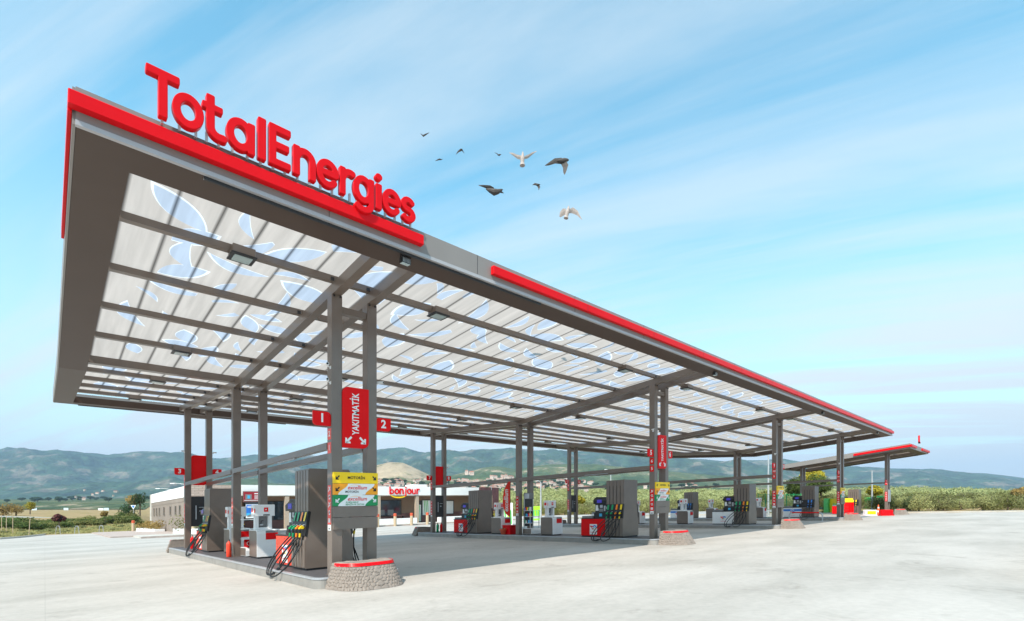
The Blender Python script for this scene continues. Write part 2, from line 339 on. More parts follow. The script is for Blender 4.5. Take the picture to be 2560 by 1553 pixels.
def grid_mesh(name, xs, ws, hf, m, jig=0):
    """terrain patch: columns by bearing, rows by distance"""
    mb = MB(slope=False); nx = len(xs); pts = []
    for w in ws:
        for px in xs:
            x, y = cam2(px, w); pts.append((x, y, hf(px, w, x, y)))
    fs = []
    for j in range(len(ws) - 1):
        for i in range(nx - 1): fs.append((j * nx + i, j * nx + i + 1, (j + 1) * nx + i + 1, (j + 1) * nx + i))
    mb.poly(pts, fs, m); o = mb.build(name, smooth=True); tag(o, kind='structure')
    me = o.data
    bm = bmesh.new(); bm.from_mesh(me)
    for f in bm.faces:
        if f.normal.z < 0: f.normal_flip()
    bm.to_mesh(me); bm.free()
    return o
def interp(x, pts):
    if x <= pts[0][0]: return pts[0][1]
    for (a, b), (c, d) in zip(pts, pts[1:]):
        if x <= c: t = (x - a) / (c - a); return b + (d - b) * t
    return pts[-1][1]
def sm(t): t = max(0, min(1, t)); return t * t * (3 - 2 * t)
def elev(py, w): return EYE + (PY0 - py) * w / F
# forecourt slab
mb = MB(); XS = [-60, -20, 0, 20, 40, 52, 62.5]; YS = [-40, -15, 0, 12, 25, 40, 47.6]
mb.poly([(x, y, 0) for y in YS for x in XS], [(j * 7 + i, j * 7 + i + 1, j * 7 + i + 8, j * 7 + i + 7) for j in range(6) for i in range(6)], gm)
tag(mb.build('ground'), kind='structure')
# terrain: one sheet from behind the camera out to the mountains' foot
def bank(px, w):
    """how far the ground has left the forecourt plane at this bearing"""
    if px > 1195: e = min(67, 62.3 / ((px - PX0) / F * SA + CA))
    elif px > 380: e = 95
    else: e = interp(px, [(-900, 38), (0, 45.5), (105, 56), (335, 60), (380, 85)])
    return e
def terr(px, w, x, y):
    g = G(x, y); e = bank(px, w)
    if px < 2700 and w < e: return g - .05
    # far profile in real metres
    if px > 1195:
        crest = interp(px, [(1195, 1230), (1300, 1222), (1700, 1222), (2100, 1222), (2300, 1220), (2560, 1229), (3100, 1248)])
        z1 = elev(crest + 22, 150); z0 = KS * (px - PX0) * e / F
        t = min(1, max(0, (w - e) / (150 - e))) ** .92; z = z0 * (1 - t) + z1 * t
        if w > 150: z = z1 - 6 * sm((w - 150) / 100)
    elif px > 380:
        z = g - .05 if w < 95 else (KS * (px - PX0) * 95 / F) + (2.0) * sm((w - 95) / 120)
        if w > 300: z = z + sm((w - 300) / 600) * 22
    else:
        z0 = KS * (px - PX0) * e / F; t = sm((w - e) / 22); z = z0 * (1 - t) + (-.15) * t
        z += .5 * sm((w - 120) / 80)
    z += .35 * noise.noise(Vector((x * .03, y * .03, 0))) * sm((w - e) / 20)
    return z
xs = list(np.linspace(-900, 3400, 110)); ws = [8, 20, 30, 38] + list(np.linspace(42, 160, 44)) + [175, 200, 240, 300, 380, 480, 620, 800, 1000, 1300, 1700, 2300, 3200]
def terr2(px, w, x, y):
    return terr(px, w, x, y)
tag(grid_mesh('terrain', xs, ws, terr2, verge), kind='structure')
# wide base sheet to the horizon, everywhere
mb = MB(slope=False); n = 48
pts = [(0, 0, -6)] + [(12000 * math.cos(2 * math.pi * k / n), 12000 * math.sin(2 * math.pi * k / n), -6) for k in range(n)]
mb.poly(pts, [(0, k + 1, (k + 1) % n + 1) for k in range(n)], fieldm); tag(mb.build('plain'), kind='structure')

RIDGE = [(-900, 1150), (-300, 1128), (0, 1132), (41, 1129), (81, 1130), (112, 1132), (142, 1133.5), (183, 1138.5), (243, 1142.6), (294, 1144.6), (345, 1140.6), (406, 1136), (446, 1137), (530, 1150), (567, 1146), (640, 1137.7), (671, 1136.5), (696, 1139), (800, 1146), (880, 1137), (944, 1127), (976, 1123.5), (1000, 1124), (1026, 1133), (1113, 1133), (1170, 1131), (1256, 1128.7), (1287, 1127), (1341, 1132), (1392, 1126), (1500, 1131), (1600, 1140), (1674, 1146), (1758, 1148), (1824, 1154.7), (1856, 1150.7), (1956, 1150.7), (1982, 1156), (2060, 1167), (2117, 1170.5), (2167, 1166.5), (2250, 1173), (2324, 1178), (2405, 1184), (2466, 1184), (2506, 1188), (2560, 1195), (2800, 1225), (3300, 1262)]
def mount(px, w, x, y):
    c = elev(interp(px, RIDGE), 4600)
    t = (w - 2000) / 2600
    if t <= 1:
        base = -5 + 1.0 * c * (sm(t) * .55 + t * .45)
        amp = math.sin(math.pi * min(1, max(0, t))) * c
        r1 = noise.ridged_multi_fractal(Vector((x * .00085, y * .00085, 3)), .9, 2.1, 6, 1.0, 2.0, noise_basis='PERLIN_ORIGINAL')
        r2 = noise.fractal(Vector((x * .004, y * .004, 5)), .8, 2.1, 5)
        z = base + amp * .26 * (r1 - 1.1) + amp * .05 * r2
        if t > .93: z = min(z, c) if t < 1 else c
    else:
        z = c * (1 - .6 * sm((t - 1) / 1.0))
    return z
grid_mesh('mountain', list(np.linspace(-1100, 3500, 330)), list(np.linspace(2000, 4600, 90)) + [5200, 6200, 7500], mount, hillm)
# nearer dry and green foothills
MID = [(-900, 1262), (0, 1256), (150, 1250), (300, 1246), (370, 1240), (500, 1226), (600, 1200), (640, 1196), (680, 1210), (760, 1213), (860, 1197), (905, 1180), (940, 1167), (975, 1158), (1010, 1160), (1055, 1180), (1090, 1195), (1130, 1190), (1180, 1178), (1215, 1169), (1250, 1167), (1290, 1175), (1320, 1170), (1370, 1163), (1440, 1161), (1500, 1163), (1560, 1170), (1640, 1177), (1700, 1182), (1800, 1190), (1900, 1196), (2050, 1205), (2200, 1214), (2400, 1226), (2700, 1245), (3400, 1262)]
def mid(px, w, x, y):
    c = elev(interp(px, MID), 1950); t = (w - 1230) / 720
    nz = noise.fractal(Vector((x * .006, y * .006, 9)), .9, 2.1, 5)
    if t <= 1: return -8 + (c + 8) * sm(t) ** .8 + 5 * nz * math.sin(math.pi * max(0, min(1, t)))
    return c - (c + 8) * sm((t - 1) / 1.0)
grid_mesh('hill', list(np.linspace(-1100, 3500, 260)), list(np.linspace(1230, 1950, 34)) + [2050, 2200, 2400, 2700], mid, tanm)

DRY = [(820, 1262), (870, 1205), (900, 1184), (935, 1166), (975, 1156), (1008, 1158), (1050, 1177), (1085, 1194), (1130, 1202), (1180, 1215), (1230, 1262)]
def dry(px, w, x, y):
    c = elev(interp(px, DRY), 1700); t = (w - 1225) / 475; n_ = noise.fractal(Vector((x * .008, y * .008, 4)), .9, 2.1, 5)
    return (-8 + (c + 8) * sm(t) ** .8 + 4 * n_ * math.sin(math.pi * min(1, t))) if t <= 1 else c - (c + 8) * sm((t - 1) / .6)
drym = wooded('bare_tan_hill', [(.36, (.10, .12, .05)), (.46, (.36, .28, .18)), (.60, (.42, .33, .22)), (.70, (.20, .19, .09))], .012, .10, .75, 1.2, .7, 3.)
tag(grid_mesh('tan_hill', list(np.linspace(815, 1235, 60)), list(np.linspace(1225, 1700, 24)) + [1760, 1850, 1990], dry, drym), kind='structure')
# ================================================================== MAIN CANOPY
canopy = thing('canopy', 'large silver and taupe fuel canopy with red bands over four pump islands', 'canopy', (XL, YF, G(XL, YF)))
def CB(): return MB(XL, YF, 0)
def cbuild(mb, name, smooth=False):
    # site coordinates -> relative to the canopy's Empty
    return mb.build(name, canopy, smooth)
# soffit ring, follows the V fold
def strip(mb, x0, x1, ya, yb, za, zb, m, seg=(YV,)):
    """slab over x0..x1, running in y; bottom S+za, top S+zb"""
    ys = [ya] + [y for y in seg if ya < y < yb] + [yb]
    for p, q in zip(ys, ys[1:]):
        pts = [(x0, p, S(p) + za), (x1, p, S(p) + za), (x1, q, S(q) + za), (x0, q, S(q) + za), (x0, p, S(p) + zb), (x1, p, S(p) + zb), (x1, q, S(q) + zb), (x0, q, S(q) + zb)]
        mb.poly(pts, [(3, 2, 1, 0), (4, 5, 6, 7), (0, 1, 5, 4), (1, 2, 6, 5), (2, 3, 7, 6), (3, 0, 4, 7)], m)
BW = .56
mb = CB()
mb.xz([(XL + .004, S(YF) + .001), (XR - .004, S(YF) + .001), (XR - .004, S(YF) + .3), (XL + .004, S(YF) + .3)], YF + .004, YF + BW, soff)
for i in range(3): pass
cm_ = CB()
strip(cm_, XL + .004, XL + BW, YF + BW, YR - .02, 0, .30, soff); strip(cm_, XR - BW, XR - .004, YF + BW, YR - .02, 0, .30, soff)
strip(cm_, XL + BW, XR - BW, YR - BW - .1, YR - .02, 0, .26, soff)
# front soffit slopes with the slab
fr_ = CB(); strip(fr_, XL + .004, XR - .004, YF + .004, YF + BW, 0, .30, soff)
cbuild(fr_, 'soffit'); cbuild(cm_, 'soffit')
# fascia: front flat board, sides follow the fold
fb = CB(); fb.box(XL, XR, YF - .03, YF, ZB + .045, ZT, fasc)
fb.box(XL - .004, XR + .004, YF - .045, YF + .01, ZB - .015, ZB + .045, fascl)
for xs_j in np.arange(XL + 3.05, XR, 3.05): fb.box(xs_j, xs_j + .008, YF - .033, YF - .0305, ZB + .046, ZT - .001, dark)
cbuild(fb, 'front_fascia')
for xa, xb in ((XL - .03, XL), (XR, XR + .03)):
    sb = CB(); strip(sb, xa, xb, YF, YR, 0, .44, fasc); cbuild(sb, 'side_fascia')
bb = CB(); bb.box(XL, XR, YR, YR + .03, S(YR), S(YR) + .44, fasc); cbuild(bb, 'rear_fascia')
# red light bands
rb = CB(); rb.bbox(XL - .072, 5.03, YF - .15, YF - .034, ZB + .15, ZB + .318, red, .01)
rb2 = CB(); strip(rb2, XL - .072, XL - .034, YF - .03, 10.95, .12, .30, red); cbuild(rb2, 'side_red_band'); cbuild(rb, 'red_band')
rb = CB(); rb.bbox(6.72, XR + .03, YF - .13, YF - .034, ZB + .15, ZB + .318, red, .01)
for xs_j in np.arange(9.8, XR, 3.05): rb.box(xs_j, xs_j + .007, YF - .1325, YF - .1303, ZB + .158, ZB + .31, dark)
cbuild(rb, 'red_band')
ls = CB(); ls.box(1.6, 8.28, YF + .012, YF + .05, ZB - .055, ZB - .004, dark); ls.box(1.6, 8.28, YF + .052, YF + .09, ZB - .03, ZB - .004, lgrey); cbuild(ls, 'light_strip')
ls = CB(); ls.box(1.0, 9.2, YR + .034, YR + .07, S(YR) - .03, S(YR) + .02, dark); cbuild(ls, 'light_strip')
# beams over every column pair
for ix in IX:
    for dxx in (0, GAP):
        b_ = CB(); c0 = ix + dxx + .02; strip(b_, c0, c0 + .19, YF + BW, YR - BW - .1, .05, .275, steel)
        strip(b_, c0 - .012, c0 + .202, YF + BW, YR - BW - .1, .05, .062, steel) if False else None
        cbuild(b_, 'beam')
# purlins
PY = [YN, YN + 1.86, YN + 3.72, YN + 5.58, YV - .06, YV + 1.86, YV + 3.72, YV + 5.58, YC[2] + .1]
for y in PY:
    p_ = CB(); wd = .17 if abs(y - YV) < .1 else .085
    z0 = S(y) + (.20 if wd > .1 else .278); p_.box(XL + BW, XR - BW, y - wd / 2 - .02, y + wd / 2 + .02, z0, S(y) + .40, steel)
    for ix in IX:
        for dxx in (-.05, .20): p_.box(ix + dxx + .0, ix + dxx + .075, y - .07, y + .07, S(y) + .285, S(y) + .36, dark); p_.box(ix + GAP + dxx, ix + GAP + dxx + .075, y - .07, y + .07, S(y) + .285, S(y) + .36, dark)
    cbuild(p_, 'purlin')
# translucent roof sheets printed with leaf shapes (the print is cut into the sheet's own faces)
from mathutils.geometry import delaunay_2d_cdt
def roof(y0, y1, seed):
    r_ = random.Random(seed); xa, xb = XL + BW - .04, XR - BW + .04
    V2 = [Vector((xa, y0)), Vector((xb, y0)), Vector((xb, y1)), Vector((xa, y1))]; E2 = [(0, 1), (1, 2), (2, 3), (3, 0)]; polys = []; placed = []
    for k in range(int((xb - xa) * (y1 - y0) * 14)):
        if len(placed) > (xb - xa) * (y1 - y0) * 1.1: break
        ln = r_.uniform(.65, 1.5); cx_ = r_.uniform(xa + .75, xb - .75); cy_ = r_.uniform(y0 + .75, y1 - .75)
        if any((cx_ - q[0]) ** 2 + (cy_ - q[1]) ** 2 < ((ln + q[2]) * .31) ** 2 for q in placed): continue
        placed.append((cx_, cy_, ln)); wd = ln * r_.uniform(.34, .62); th = r_.uniform(0, 6.283); kd = r_.random(); c_, s_ = math.cos(th), math.sin(th)
        cut = r_.uniform(.55, 1.0) if kd > .6 else 1.0
        def outline(g_, sh):
            nn = 10; up = []; lo = []
            for i in range(nn + 1):
                t = i / nn * cut; X_ = (-ln / 2 + ln * t) * g_ + sh * .2 * ln; pr = math.sin(math.pi * min(1, t)) ** .85
                up.append((X_, wd * .55 * g_ * pr + sh * wd * .3)); lo.append((X_, (-wd * .45 if kd < .45 else wd * .08) * g_ * pr + sh * wd * .3))
            P_ = up + (lo[::-1][(0 if cut < .999 else 1):-1])
            return [(cx_ + a_ * c_ - b_ * s_, cy_ + a_ * s_ + b_ * c_) for a_, b_ in P_]
        for g_, sh in ((1.0, 0), (.92, .10)):
            P_ = outline(g_, sh); b0 = len(V2); V2 += [Vector(p) for p in P_]; n_ = len(P_); E2 += [(b0 + i, b0 + (i + 1) % n_) for i in range(n_)]; polys.append((cx_, cy_, ln * .75, np.array(P_), sh > 0))
    ev, ee, ef, ov, oe, of = delaunay_2d_cdt(V2, E2, [], 0, 1e-5, False)
    PC = np.array([(q[0], q[1]) for q in polys]); PRr = np.array([q[2] for q in polys])
    def inside(px_, py_, P_):
        x1, y1 = P_[:, 0], P_[:, 1]; x2, y2 = np.roll(x1, -1), np.roll(y1, -1); c = ((y1 > py_) != (y2 > py_)); 
        with np.errstate(all='ignore'): xi = (x2 - x1) * (py_ - y1) / (y2 - y1) + x1
        return bool((c & (px_ < xi)).sum() % 2)
    mbr = CB(); buckets = {}
    for f in ef:
        gx = sum(ev[i].x for i in f) / len(f); gy = sum(ev[i].y for i in f) / len(f); mm = sheet
        for q in np.nonzero(np.hypot(PC[:, 0] - gx, PC[:, 1] - gy) < PRr)[0]:
            if inside(gx, gy, polys[q][3]):
                mm = leafb if polys[q][4] else (leafw if mm is sheet else mm)
        buckets.setdefault(mm.name, (mm, []))[1].append(tuple(f))
    pts = [(v.x, v.y, S(v.y) + .42) for v in ev]
    b0 = True
    for nm, (m_, fl_) in buckets.items():
        if b0: mbr.poly(pts, fl_, m_); b0 = False
        else:
            k_ = mbr.mi(m_)
            for f in fl_: mbr.f.append(list(f)); mbr.m.append(k_)
    return cbuild(mbr, 'roof_sheet')
roof(YF + BW - .04, YV, 3); roof(YV, YR - BW - .06, 4)
# columns and head pieces, tie bars
for i, ix in enumerate(IX):
    for j, y in enumerate(YC):
        for dxx in (0, GAP):
            c_ = CB(); x = ix + dxx; zt_ = S(y + .1) + .055
            c_.bbox(x, x + CS, y, y + CS, ZI - .02, zt_, steel, .006)
            c_.box(x - .02, x + CS + .02, y - .02, y + CS + .02, ZI, ZI + .012, steel)
            for a_ in (.03, .17): c_.box(x + a_, x + a_ + .03, y - .03, y - .001, zt_ - .05, zt_ - .02, dark)
            cbuild(c_, 'column')
        h_ = CB(); h_.box(ix + CS - .002, ix + GAP + .002, y + .03, y + .17, S(y) - .30, S(y) - .16, steel); cbuild(h_, 'head_tie')
    for dxx in (.06, GAP + .06):
        t_ = CB(); t_.box(ix + dxx - .075, ix + dxx + .055, YC[0] + CS, YC[1], 2.87, 3.01, steel); t_.box(ix + dxx - .075, ix + dxx + .055, YC[1] + CS, YC[2], 2.87, 3.01, steel)
        t_.box(ix + dxx - .04, ix + dxx + .02, YC[0] + 2.2, YC[0] + 3.4, 2.845, 2.868, lgrey)
        cbuild(t_, 'tie_bar')
# re-seat: CB() meshes were built relative to (XL, YF); the Empty carries G
# ceiling lights
lt = thing('ceiling_light', '', 'ceiling light', (0, 0, 0))
mb = MB(slope=False); mb.bbox(-.19, .19, -.17, .17, -.02, .13, steel, .01); mb.box(-.21, .21, -.19, .19, -.045, -.02, dark); mb.build('housing', lt)
mb = MB(slope=False); mb.box(-.15, .15, -.13, .13, -.058, -.046, lens); mb.build('lens', lt)
LX = [2.65, 7.0, 14.9, 19.3, 27.1, 31.6, 39.7, 44.0]; LY = [PY[0], PY[3], PY[5], PY[8]]
rown = ['front row', 'second row', 'third row', 'rear row']
coln = ['left end bay', 'just right of the first columns', 'just left of the second columns', 'just right of the second columns', 'just left of the third columns', 'just right of the third columns', 'just left of the last columns', 'right end bay']
first = True
for r_i, y in enumerate(LY):
    for c_i, x in enumerate(LX):
        lab = 'boxy ceiling light, %s, %s' % (rown[r_i], coln[c_i])
        z = G(x, y) + S(y) + .235
        if first: lt.location = (x, y - .05, z); lt['label'] = lab; lt['group'] = 'ceiling lights under the canopy'; first = False
        else: copy_tree(lt, (x, y - .05, z), label=lab, group='ceiling lights under the canopy')
# flood lights on the front soffit
fl = thing('flood_light', '', 'flood light')
mb = MB(slope=False); mb.box(-.05, .05, -.02, .02, -.03, .0, dark); mb.tube([(-.10, 0, -.02), (-.10, 0, -.10)], .008, dark, 6); mb.tube([(.10, 0, -.02), (.10, 0, -.10)], .008, dark, 6); mb.box(-.11, .11, -.012, .012, -.022, -.008, dark); mb.build('bracket', fl)
mb = MB(slope=False); mb.yz([(-.05, -.06), (.05, -.05), (.06, -.14), (-.04, -.15)], -.09, .09, dark)
for q in range(6): mb.box(-.075 + q * .027, -.068 + q * .027, -.055, -.045, -.14, -.06, galv)
mb.build('housing', fl)
mb = MB(slope=False); mb.yz([(-.042, -.151), (.058, -.141), (.058, -.147), (-.042, -.157)], -.08, .08, lens); mb.build('lens', fl)
names_i = ['first island, nearest the camera', 'second island', 'third island', 'last island on the right']
for i in range(4):
    x = ICX[i] - .05; loc = (x, YF + .16, G(x, YF) + S(YF + .16) + .002)
    lab = 'small dark floodlight under the front edge above the ' + names_i[i]
    if i == 0: fl.location = loc; fl['label'] = lab; fl['group'] = 'floodlights under the front edge'
    else: copy_tree(fl, loc, label=lab, group='floodlights under the front edge')

# ================================================================== ROOF SIGN (stroke letters with flat faces)
def seg(a, b, h, rr):
    a = np.array(a, float); b = np.array(b, float); L_ = np.hypot(*(b - a)); t = (b - a) / L_; c = (a + b) / 2
    def f(X, Y):
        dx_, dy_ = X - c[0], Y - c[1]; u = np.abs(dx_ * t[0] + dy_ * t[1]) - (L_ / 2 - rr); v = np.abs(-dx_ * t[1] + dy_ * t[0]) - (h - rr)
        return np.hypot(np.maximum(u, 0), np.maximum(v, 0)) + np.minimum(np.maximum(u, v), 0) - rr
    return f
def pathf(pts, h):
    P = [np.array(p, float) for p in pts]
    def f(X, Y):
        d = None
        for a, b in zip(P, P[1:]):
            ab = b - a; L2 = (ab ** 2).sum(); t = np.clip(((X - a[0]) * ab[0] + (Y - a[1]) * ab[1]) / L2, 0, 1)
            q = np.hypot(X - a[0] - t * ab[0], Y - a[1] - t * ab[1]); d = q if d is None else np.minimum(d, q)
        return d - h
    return f
def arc(cx_, cy_, rx, ry, a0, a1, n=18): return [(cx_ + rx * math.cos(R(a0 + (a1 - a0) * i / n)), cy_ + ry * math.sin(R(a0 + (a1 - a0) * i / n))) for i in range(n + 1)]
def contours(fs, x0, x1, y0, y1, st=.0125):
    nx = int((x1 - x0) / st) + 2; ny = int((y1 - y0) / st) + 2; xs_ = x0 + st * np.arange(nx); ys_ = y0 + st * np.arange(ny); X, Y = np.meshgrid(xs_, ys_, indexing='ij')
    D = None
    for f in fs:
        d = f(X, Y); D = d if D is None else np.minimum(D, d)
    segs = {}
    def ip(i, j, k, l):
        a, b = D[i, j], D[k, l]; t = a / (a - b); key = (min((i, j), (k, l)), max((i, j), (k, l)))
        return key, (X[i, j] + t * (X[k, l] - X[i, j]), Y[i, j] + t * (Y[k, l] - Y[i, j]))
    pos = {}; adj = {}
    for i in range(nx - 1):
        for j in range(ny - 1):
            c = [(i, j), (i + 1, j), (i + 1, j + 1), (i, j + 1)]; s_ = [D[p] < 0 for p in c]
            if all(s_) or not any(s_): continue
            cr = []
            for k in range(4):
                p, q = c[k], c[(k + 1) % 4]
                if (D[p] < 0) != (D[q] < 0): key, pt = ip(*p, *q); pos[key] = pt; cr.append(key)
            for a, b in ([(cr[0], cr[1])] if len(cr) == 2 else [(cr[0], cr[1]), (cr[2], cr[3])]):
                adj.setdefault(a, []).append(b); adj.setdefault(b, []).append(a)
    out = []; seen = set()
    for k0 in adj:
        if k0 in seen: continue
        loop = [k0]; seen.add(k0); cur = k0
        while True:
            nx_ = [q for q in adj[cur] if q not in seen]
            if not nx_: break
            cur = nx_[0]; seen.add(cur); loop.append(cur)
        if len(loop) > 8: out.append([pos[k] for k in loop][::1])
    return out
H_ = .085
def glyph(ch):
    q = []
    if ch == 'T': q = [seg((0, .915), (.62, .915), H_, .03), seg((.31, 0), (.31, .95), H_, .03)]; w = .62
    elif ch == 'o': q = [pathf(arc(.32, .37, .24, .29, 0, 360, 36), H_)]; w = .64
    elif ch == 't': q = [seg((.17, .30), (.17, .97), H_, .03), seg((.0, .70), (.42, .70), H_ * .85, .03), pathf([(.17, .32)] + arc(.36, .27, .19, .19, 180, 275, 10) + [(.43, .085)], H_)]; w = .46
    elif ch == 'a': q = [pathf(arc(.31, .37, .23, .29, 0, 360, 36), H_), seg((.55, -.0), (.55, .73), H_, .03)]; w = .63
    elif ch == 'l': q = [seg((.085, 0), (.085, 1.0), H_, .03)]; w = .17
    elif ch == 'E': q = [seg((.085, 0), (.085, 1.0), H_, .03), seg((.02, .085), (.52, .085), H_, .03), seg((.02, .915), (.52, .915), H_, .03), seg((.06, .51), (.48, .51), H_, .03)]; w = .53
    elif ch == 'n': q = [seg((.085, 0), (.085, .74), H_, .03), pathf([(.085, .45)] + arc(.30, .44, .20, .215, 165, 0, 12) + [(.50, .40)], H_), seg((.50, 0), (.50, .46), H_, .03)]; w = .585
    elif ch == 'e': q = [pathf([(.085, .385), (.53, .385)] + arc(.31, .37, .235, .285, 5, 318, 30), H_ * .97)]; w = .61
    elif ch == 'r': q = [seg((.085, 0), (.085, .74), H_, .03), pathf([(.085, .42)] + arc(.31, .41, .215, .25, 165, 70, 8), H_)]; w = .44
    elif ch == 'g': q = [pathf(arc(.31, .37, .23, .29, 0, 360, 36), H_), pathf([(.55, .65), (.55, .0)] + arc(.31, -.0, .24, .18, 0, -140, 14)[1:], H_), seg((.55, .2), (.55, .73), H_, .03)]; w = .63
    elif ch == 'i': q = [seg((.085, 0), (.085, .72), H_, .03), pathf([(.085, .915), (.086, .916)], H_ * 1.12)]; w = .17
    elif ch == 's':
        q = [pathf(arc(.25, .51, .155, .145, 35, 250, 14)[:-1] + [(.25, .375)] + arc(.25, .225, .165, .145, 80, -140, 14)[1:], H_ * .95)]; w = .50
    elif ch == 'b': q = [pathf(arc(.34, .33, .22, .25, 0, 360, 36), H_ * .8), seg((.085, 0), (.085, 1.0), H_ * .8, .03)]; w = .64
    elif ch == 'j': q = [pathf([(.22, .64), (.22, -.05)] + arc(.06, -.08, .16, .14, 0, -75, 8), H_ * .8), pathf([(.22, .88), (.25, .96)], H_ * .9)]; w = .32
    elif ch == 'u': q = [pathf([(.085, .62), (.085, .26)] + arc(.28, .26, .195, .19, 180, 360, 14) + [(.475, .62)], H_ * .8), seg((.475, 0), (.475, .66), H_ * .8, .03)]; w = .56
    return q, w
def letter_mesh(ch, sx, sz, thick, m, ox, oz, y_front, parent, org, name='letter', zoff=0., bev=.008):
    q, w = glyph(ch); loops = contours(q, -.15, w + .15, -.35, 1.12)
    c = bpy.data.curves.new('glyph', 'CURVE'); c.dimensions = '2D'; c.fill_mode = 'BOTH'; c.extrude = thick / 2 - bev; c.bevel_depth = bev; c.bevel_resolution = 1; c.offset = -bev * .9
    for lp in loops:
        lp = lp[::2] if len(lp) > 60 else lp
        sp = c.splines.new('POLY'); sp.points.add(len(lp) - 1)
        for p, (x, y) in zip(sp.points, lp): p.co = (x * sx, y * sz, 0, 1)
        sp.use_cyclic_u = True
    o = bpy.data.objects.new('glyph', c); COL.objects.link(o); me = o.to_mesh()
    mb = MB(*org); mb.poly([(ox + v.co.x, y_front + thick / 2 - v.co.z, oz + v.co.y) for v in me.vertices], [tuple(f.vertices) for f in me.polygons], m)
    o.to_mesh_clear(); bpy.data.objects.remove(o); bpy.data.curves.remove(c)
    return mb.build(name, parent)
YS_ = 7.66; ZS_ = 6.605
sgn = thing('roof_sign', 'big red rooftop letters reading TotalEnergies above the front fascia', 'sign', (.9, YS_, G(.9, YS_) + ZS_ ))
spans = [('T', .92, 1.28), ('o', 1.20, 1.55), ('t', 1.53, 1.80), ('a', 1.82, 2.18), ('l', 2.22, 2.33), ('E', 2.37, 2.68), ('n', 2.71, 3.05), ('e', 3.06, 3.41), ('r', 3.43, 3.68), ('g', 3.66, 4.02), ('i', 4.055, 4.165), ('e', 4.18, 4.53), ('s', 4.53, 4.83)]
for ch, a_, b_ in spans:
    q, w = glyph(ch); s_x = (b_ - a_ - .0) / (w + (.0))
    letter_mesh(ch, s_x, .595, .09, red, a_, ZS_, YS_, sgn, (.9, YS_, ZS_))
for ch, a_, b_ in spans:
    for fr_x in ((.5,) if ch in 'Tli' else (.25, .78)):
        x = a_ + (b_ - a_) * fr_x
        mb = MB(.9, YS_, ZS_); mb.box(x - .014, x + .014, YS_ + .07, YS_ + .11, -.02 + ZS_ - .02, ZS_ + .10, fascl); mb.tube([(x, YS_ + .10, ZS_ - .02), (x, YF + .05, ZT - .02), (x, YF + .05, ZT - .12)], .012, fascl, 6); mb.build('strut', sgn)

# ================================================================== PUMP ISLANDS
def rounded_rect(x0, x1, y0, y1, r, n=6):
    P = []
    for cx_, cy_, a0 in ((x1 - r, y1 - r, 0), (x0 + r, y1 - r, 90), (x0 + r, y0 + r, 180), (x1 - r, y0 + r, 270)):
        for i in range(n + 1): th = R(a0 + 90 * i / n); P.append((cx_ + r * math.cos(th), cy_ + r * math.sin(th)))
    return P
isl = thing('pump_island', 'nearest raised pump island with steel kerb, by the large stone bumper', 'pump island', L(0, 0), 0, 'pump islands under the canopy')
Y0i, Y1i = 9.86, 26.1
mb = MB(0, 0, 0); P = rounded_rect(-.95, .95, Y0i, Y1i, .22); mb.xy(P, -.04, ZI - .006, kerbm); mb.build('kerb', isl)
mb = MB(0, 0, 0); P2 = rounded_rect(-.965, .965, Y0i - .015, Y1i + .015, .23); P3 = rounded_rect(-.88, .88, Y0i + .07, Y1i - .07, .18)
n = len(P2); pts = [(x, y, ZI - .03) for x, y in P2] + [(x, y, ZI + .004) for x, y in P2] + [(x, y, ZI + .004) for x, y in P3]
mb.poly(pts, [(i, (i + 1) % n, n + (i + 1) % n, n + i) for i in range(n)] + [(n + i, n + (i + 1) % n, 2 * n + (i + 1) % n, 2 * n + i) for i in range(n)], lgrey); mb.build('kerb_trim', isl)
mb = MB(0, 0, 0); mb.xy(P3, ZI - .02, ZI, tile); mb.build('paving', isl)
isl.location = L(ICX[0], 0)
for i, lab in ((1, 'second raised pump island, under signs 5 to 8'), (2, 'third raised pump island, under signs 9 to 12'), (3, 'last raised pump island at the right end of the canopy')):
    copy_tree(isl, L(ICX[i], 0), label=lab)
def PL(i, lx, y, z=ZI): x = ICX[i] + lx; return (x, y, G(x, y) + z)

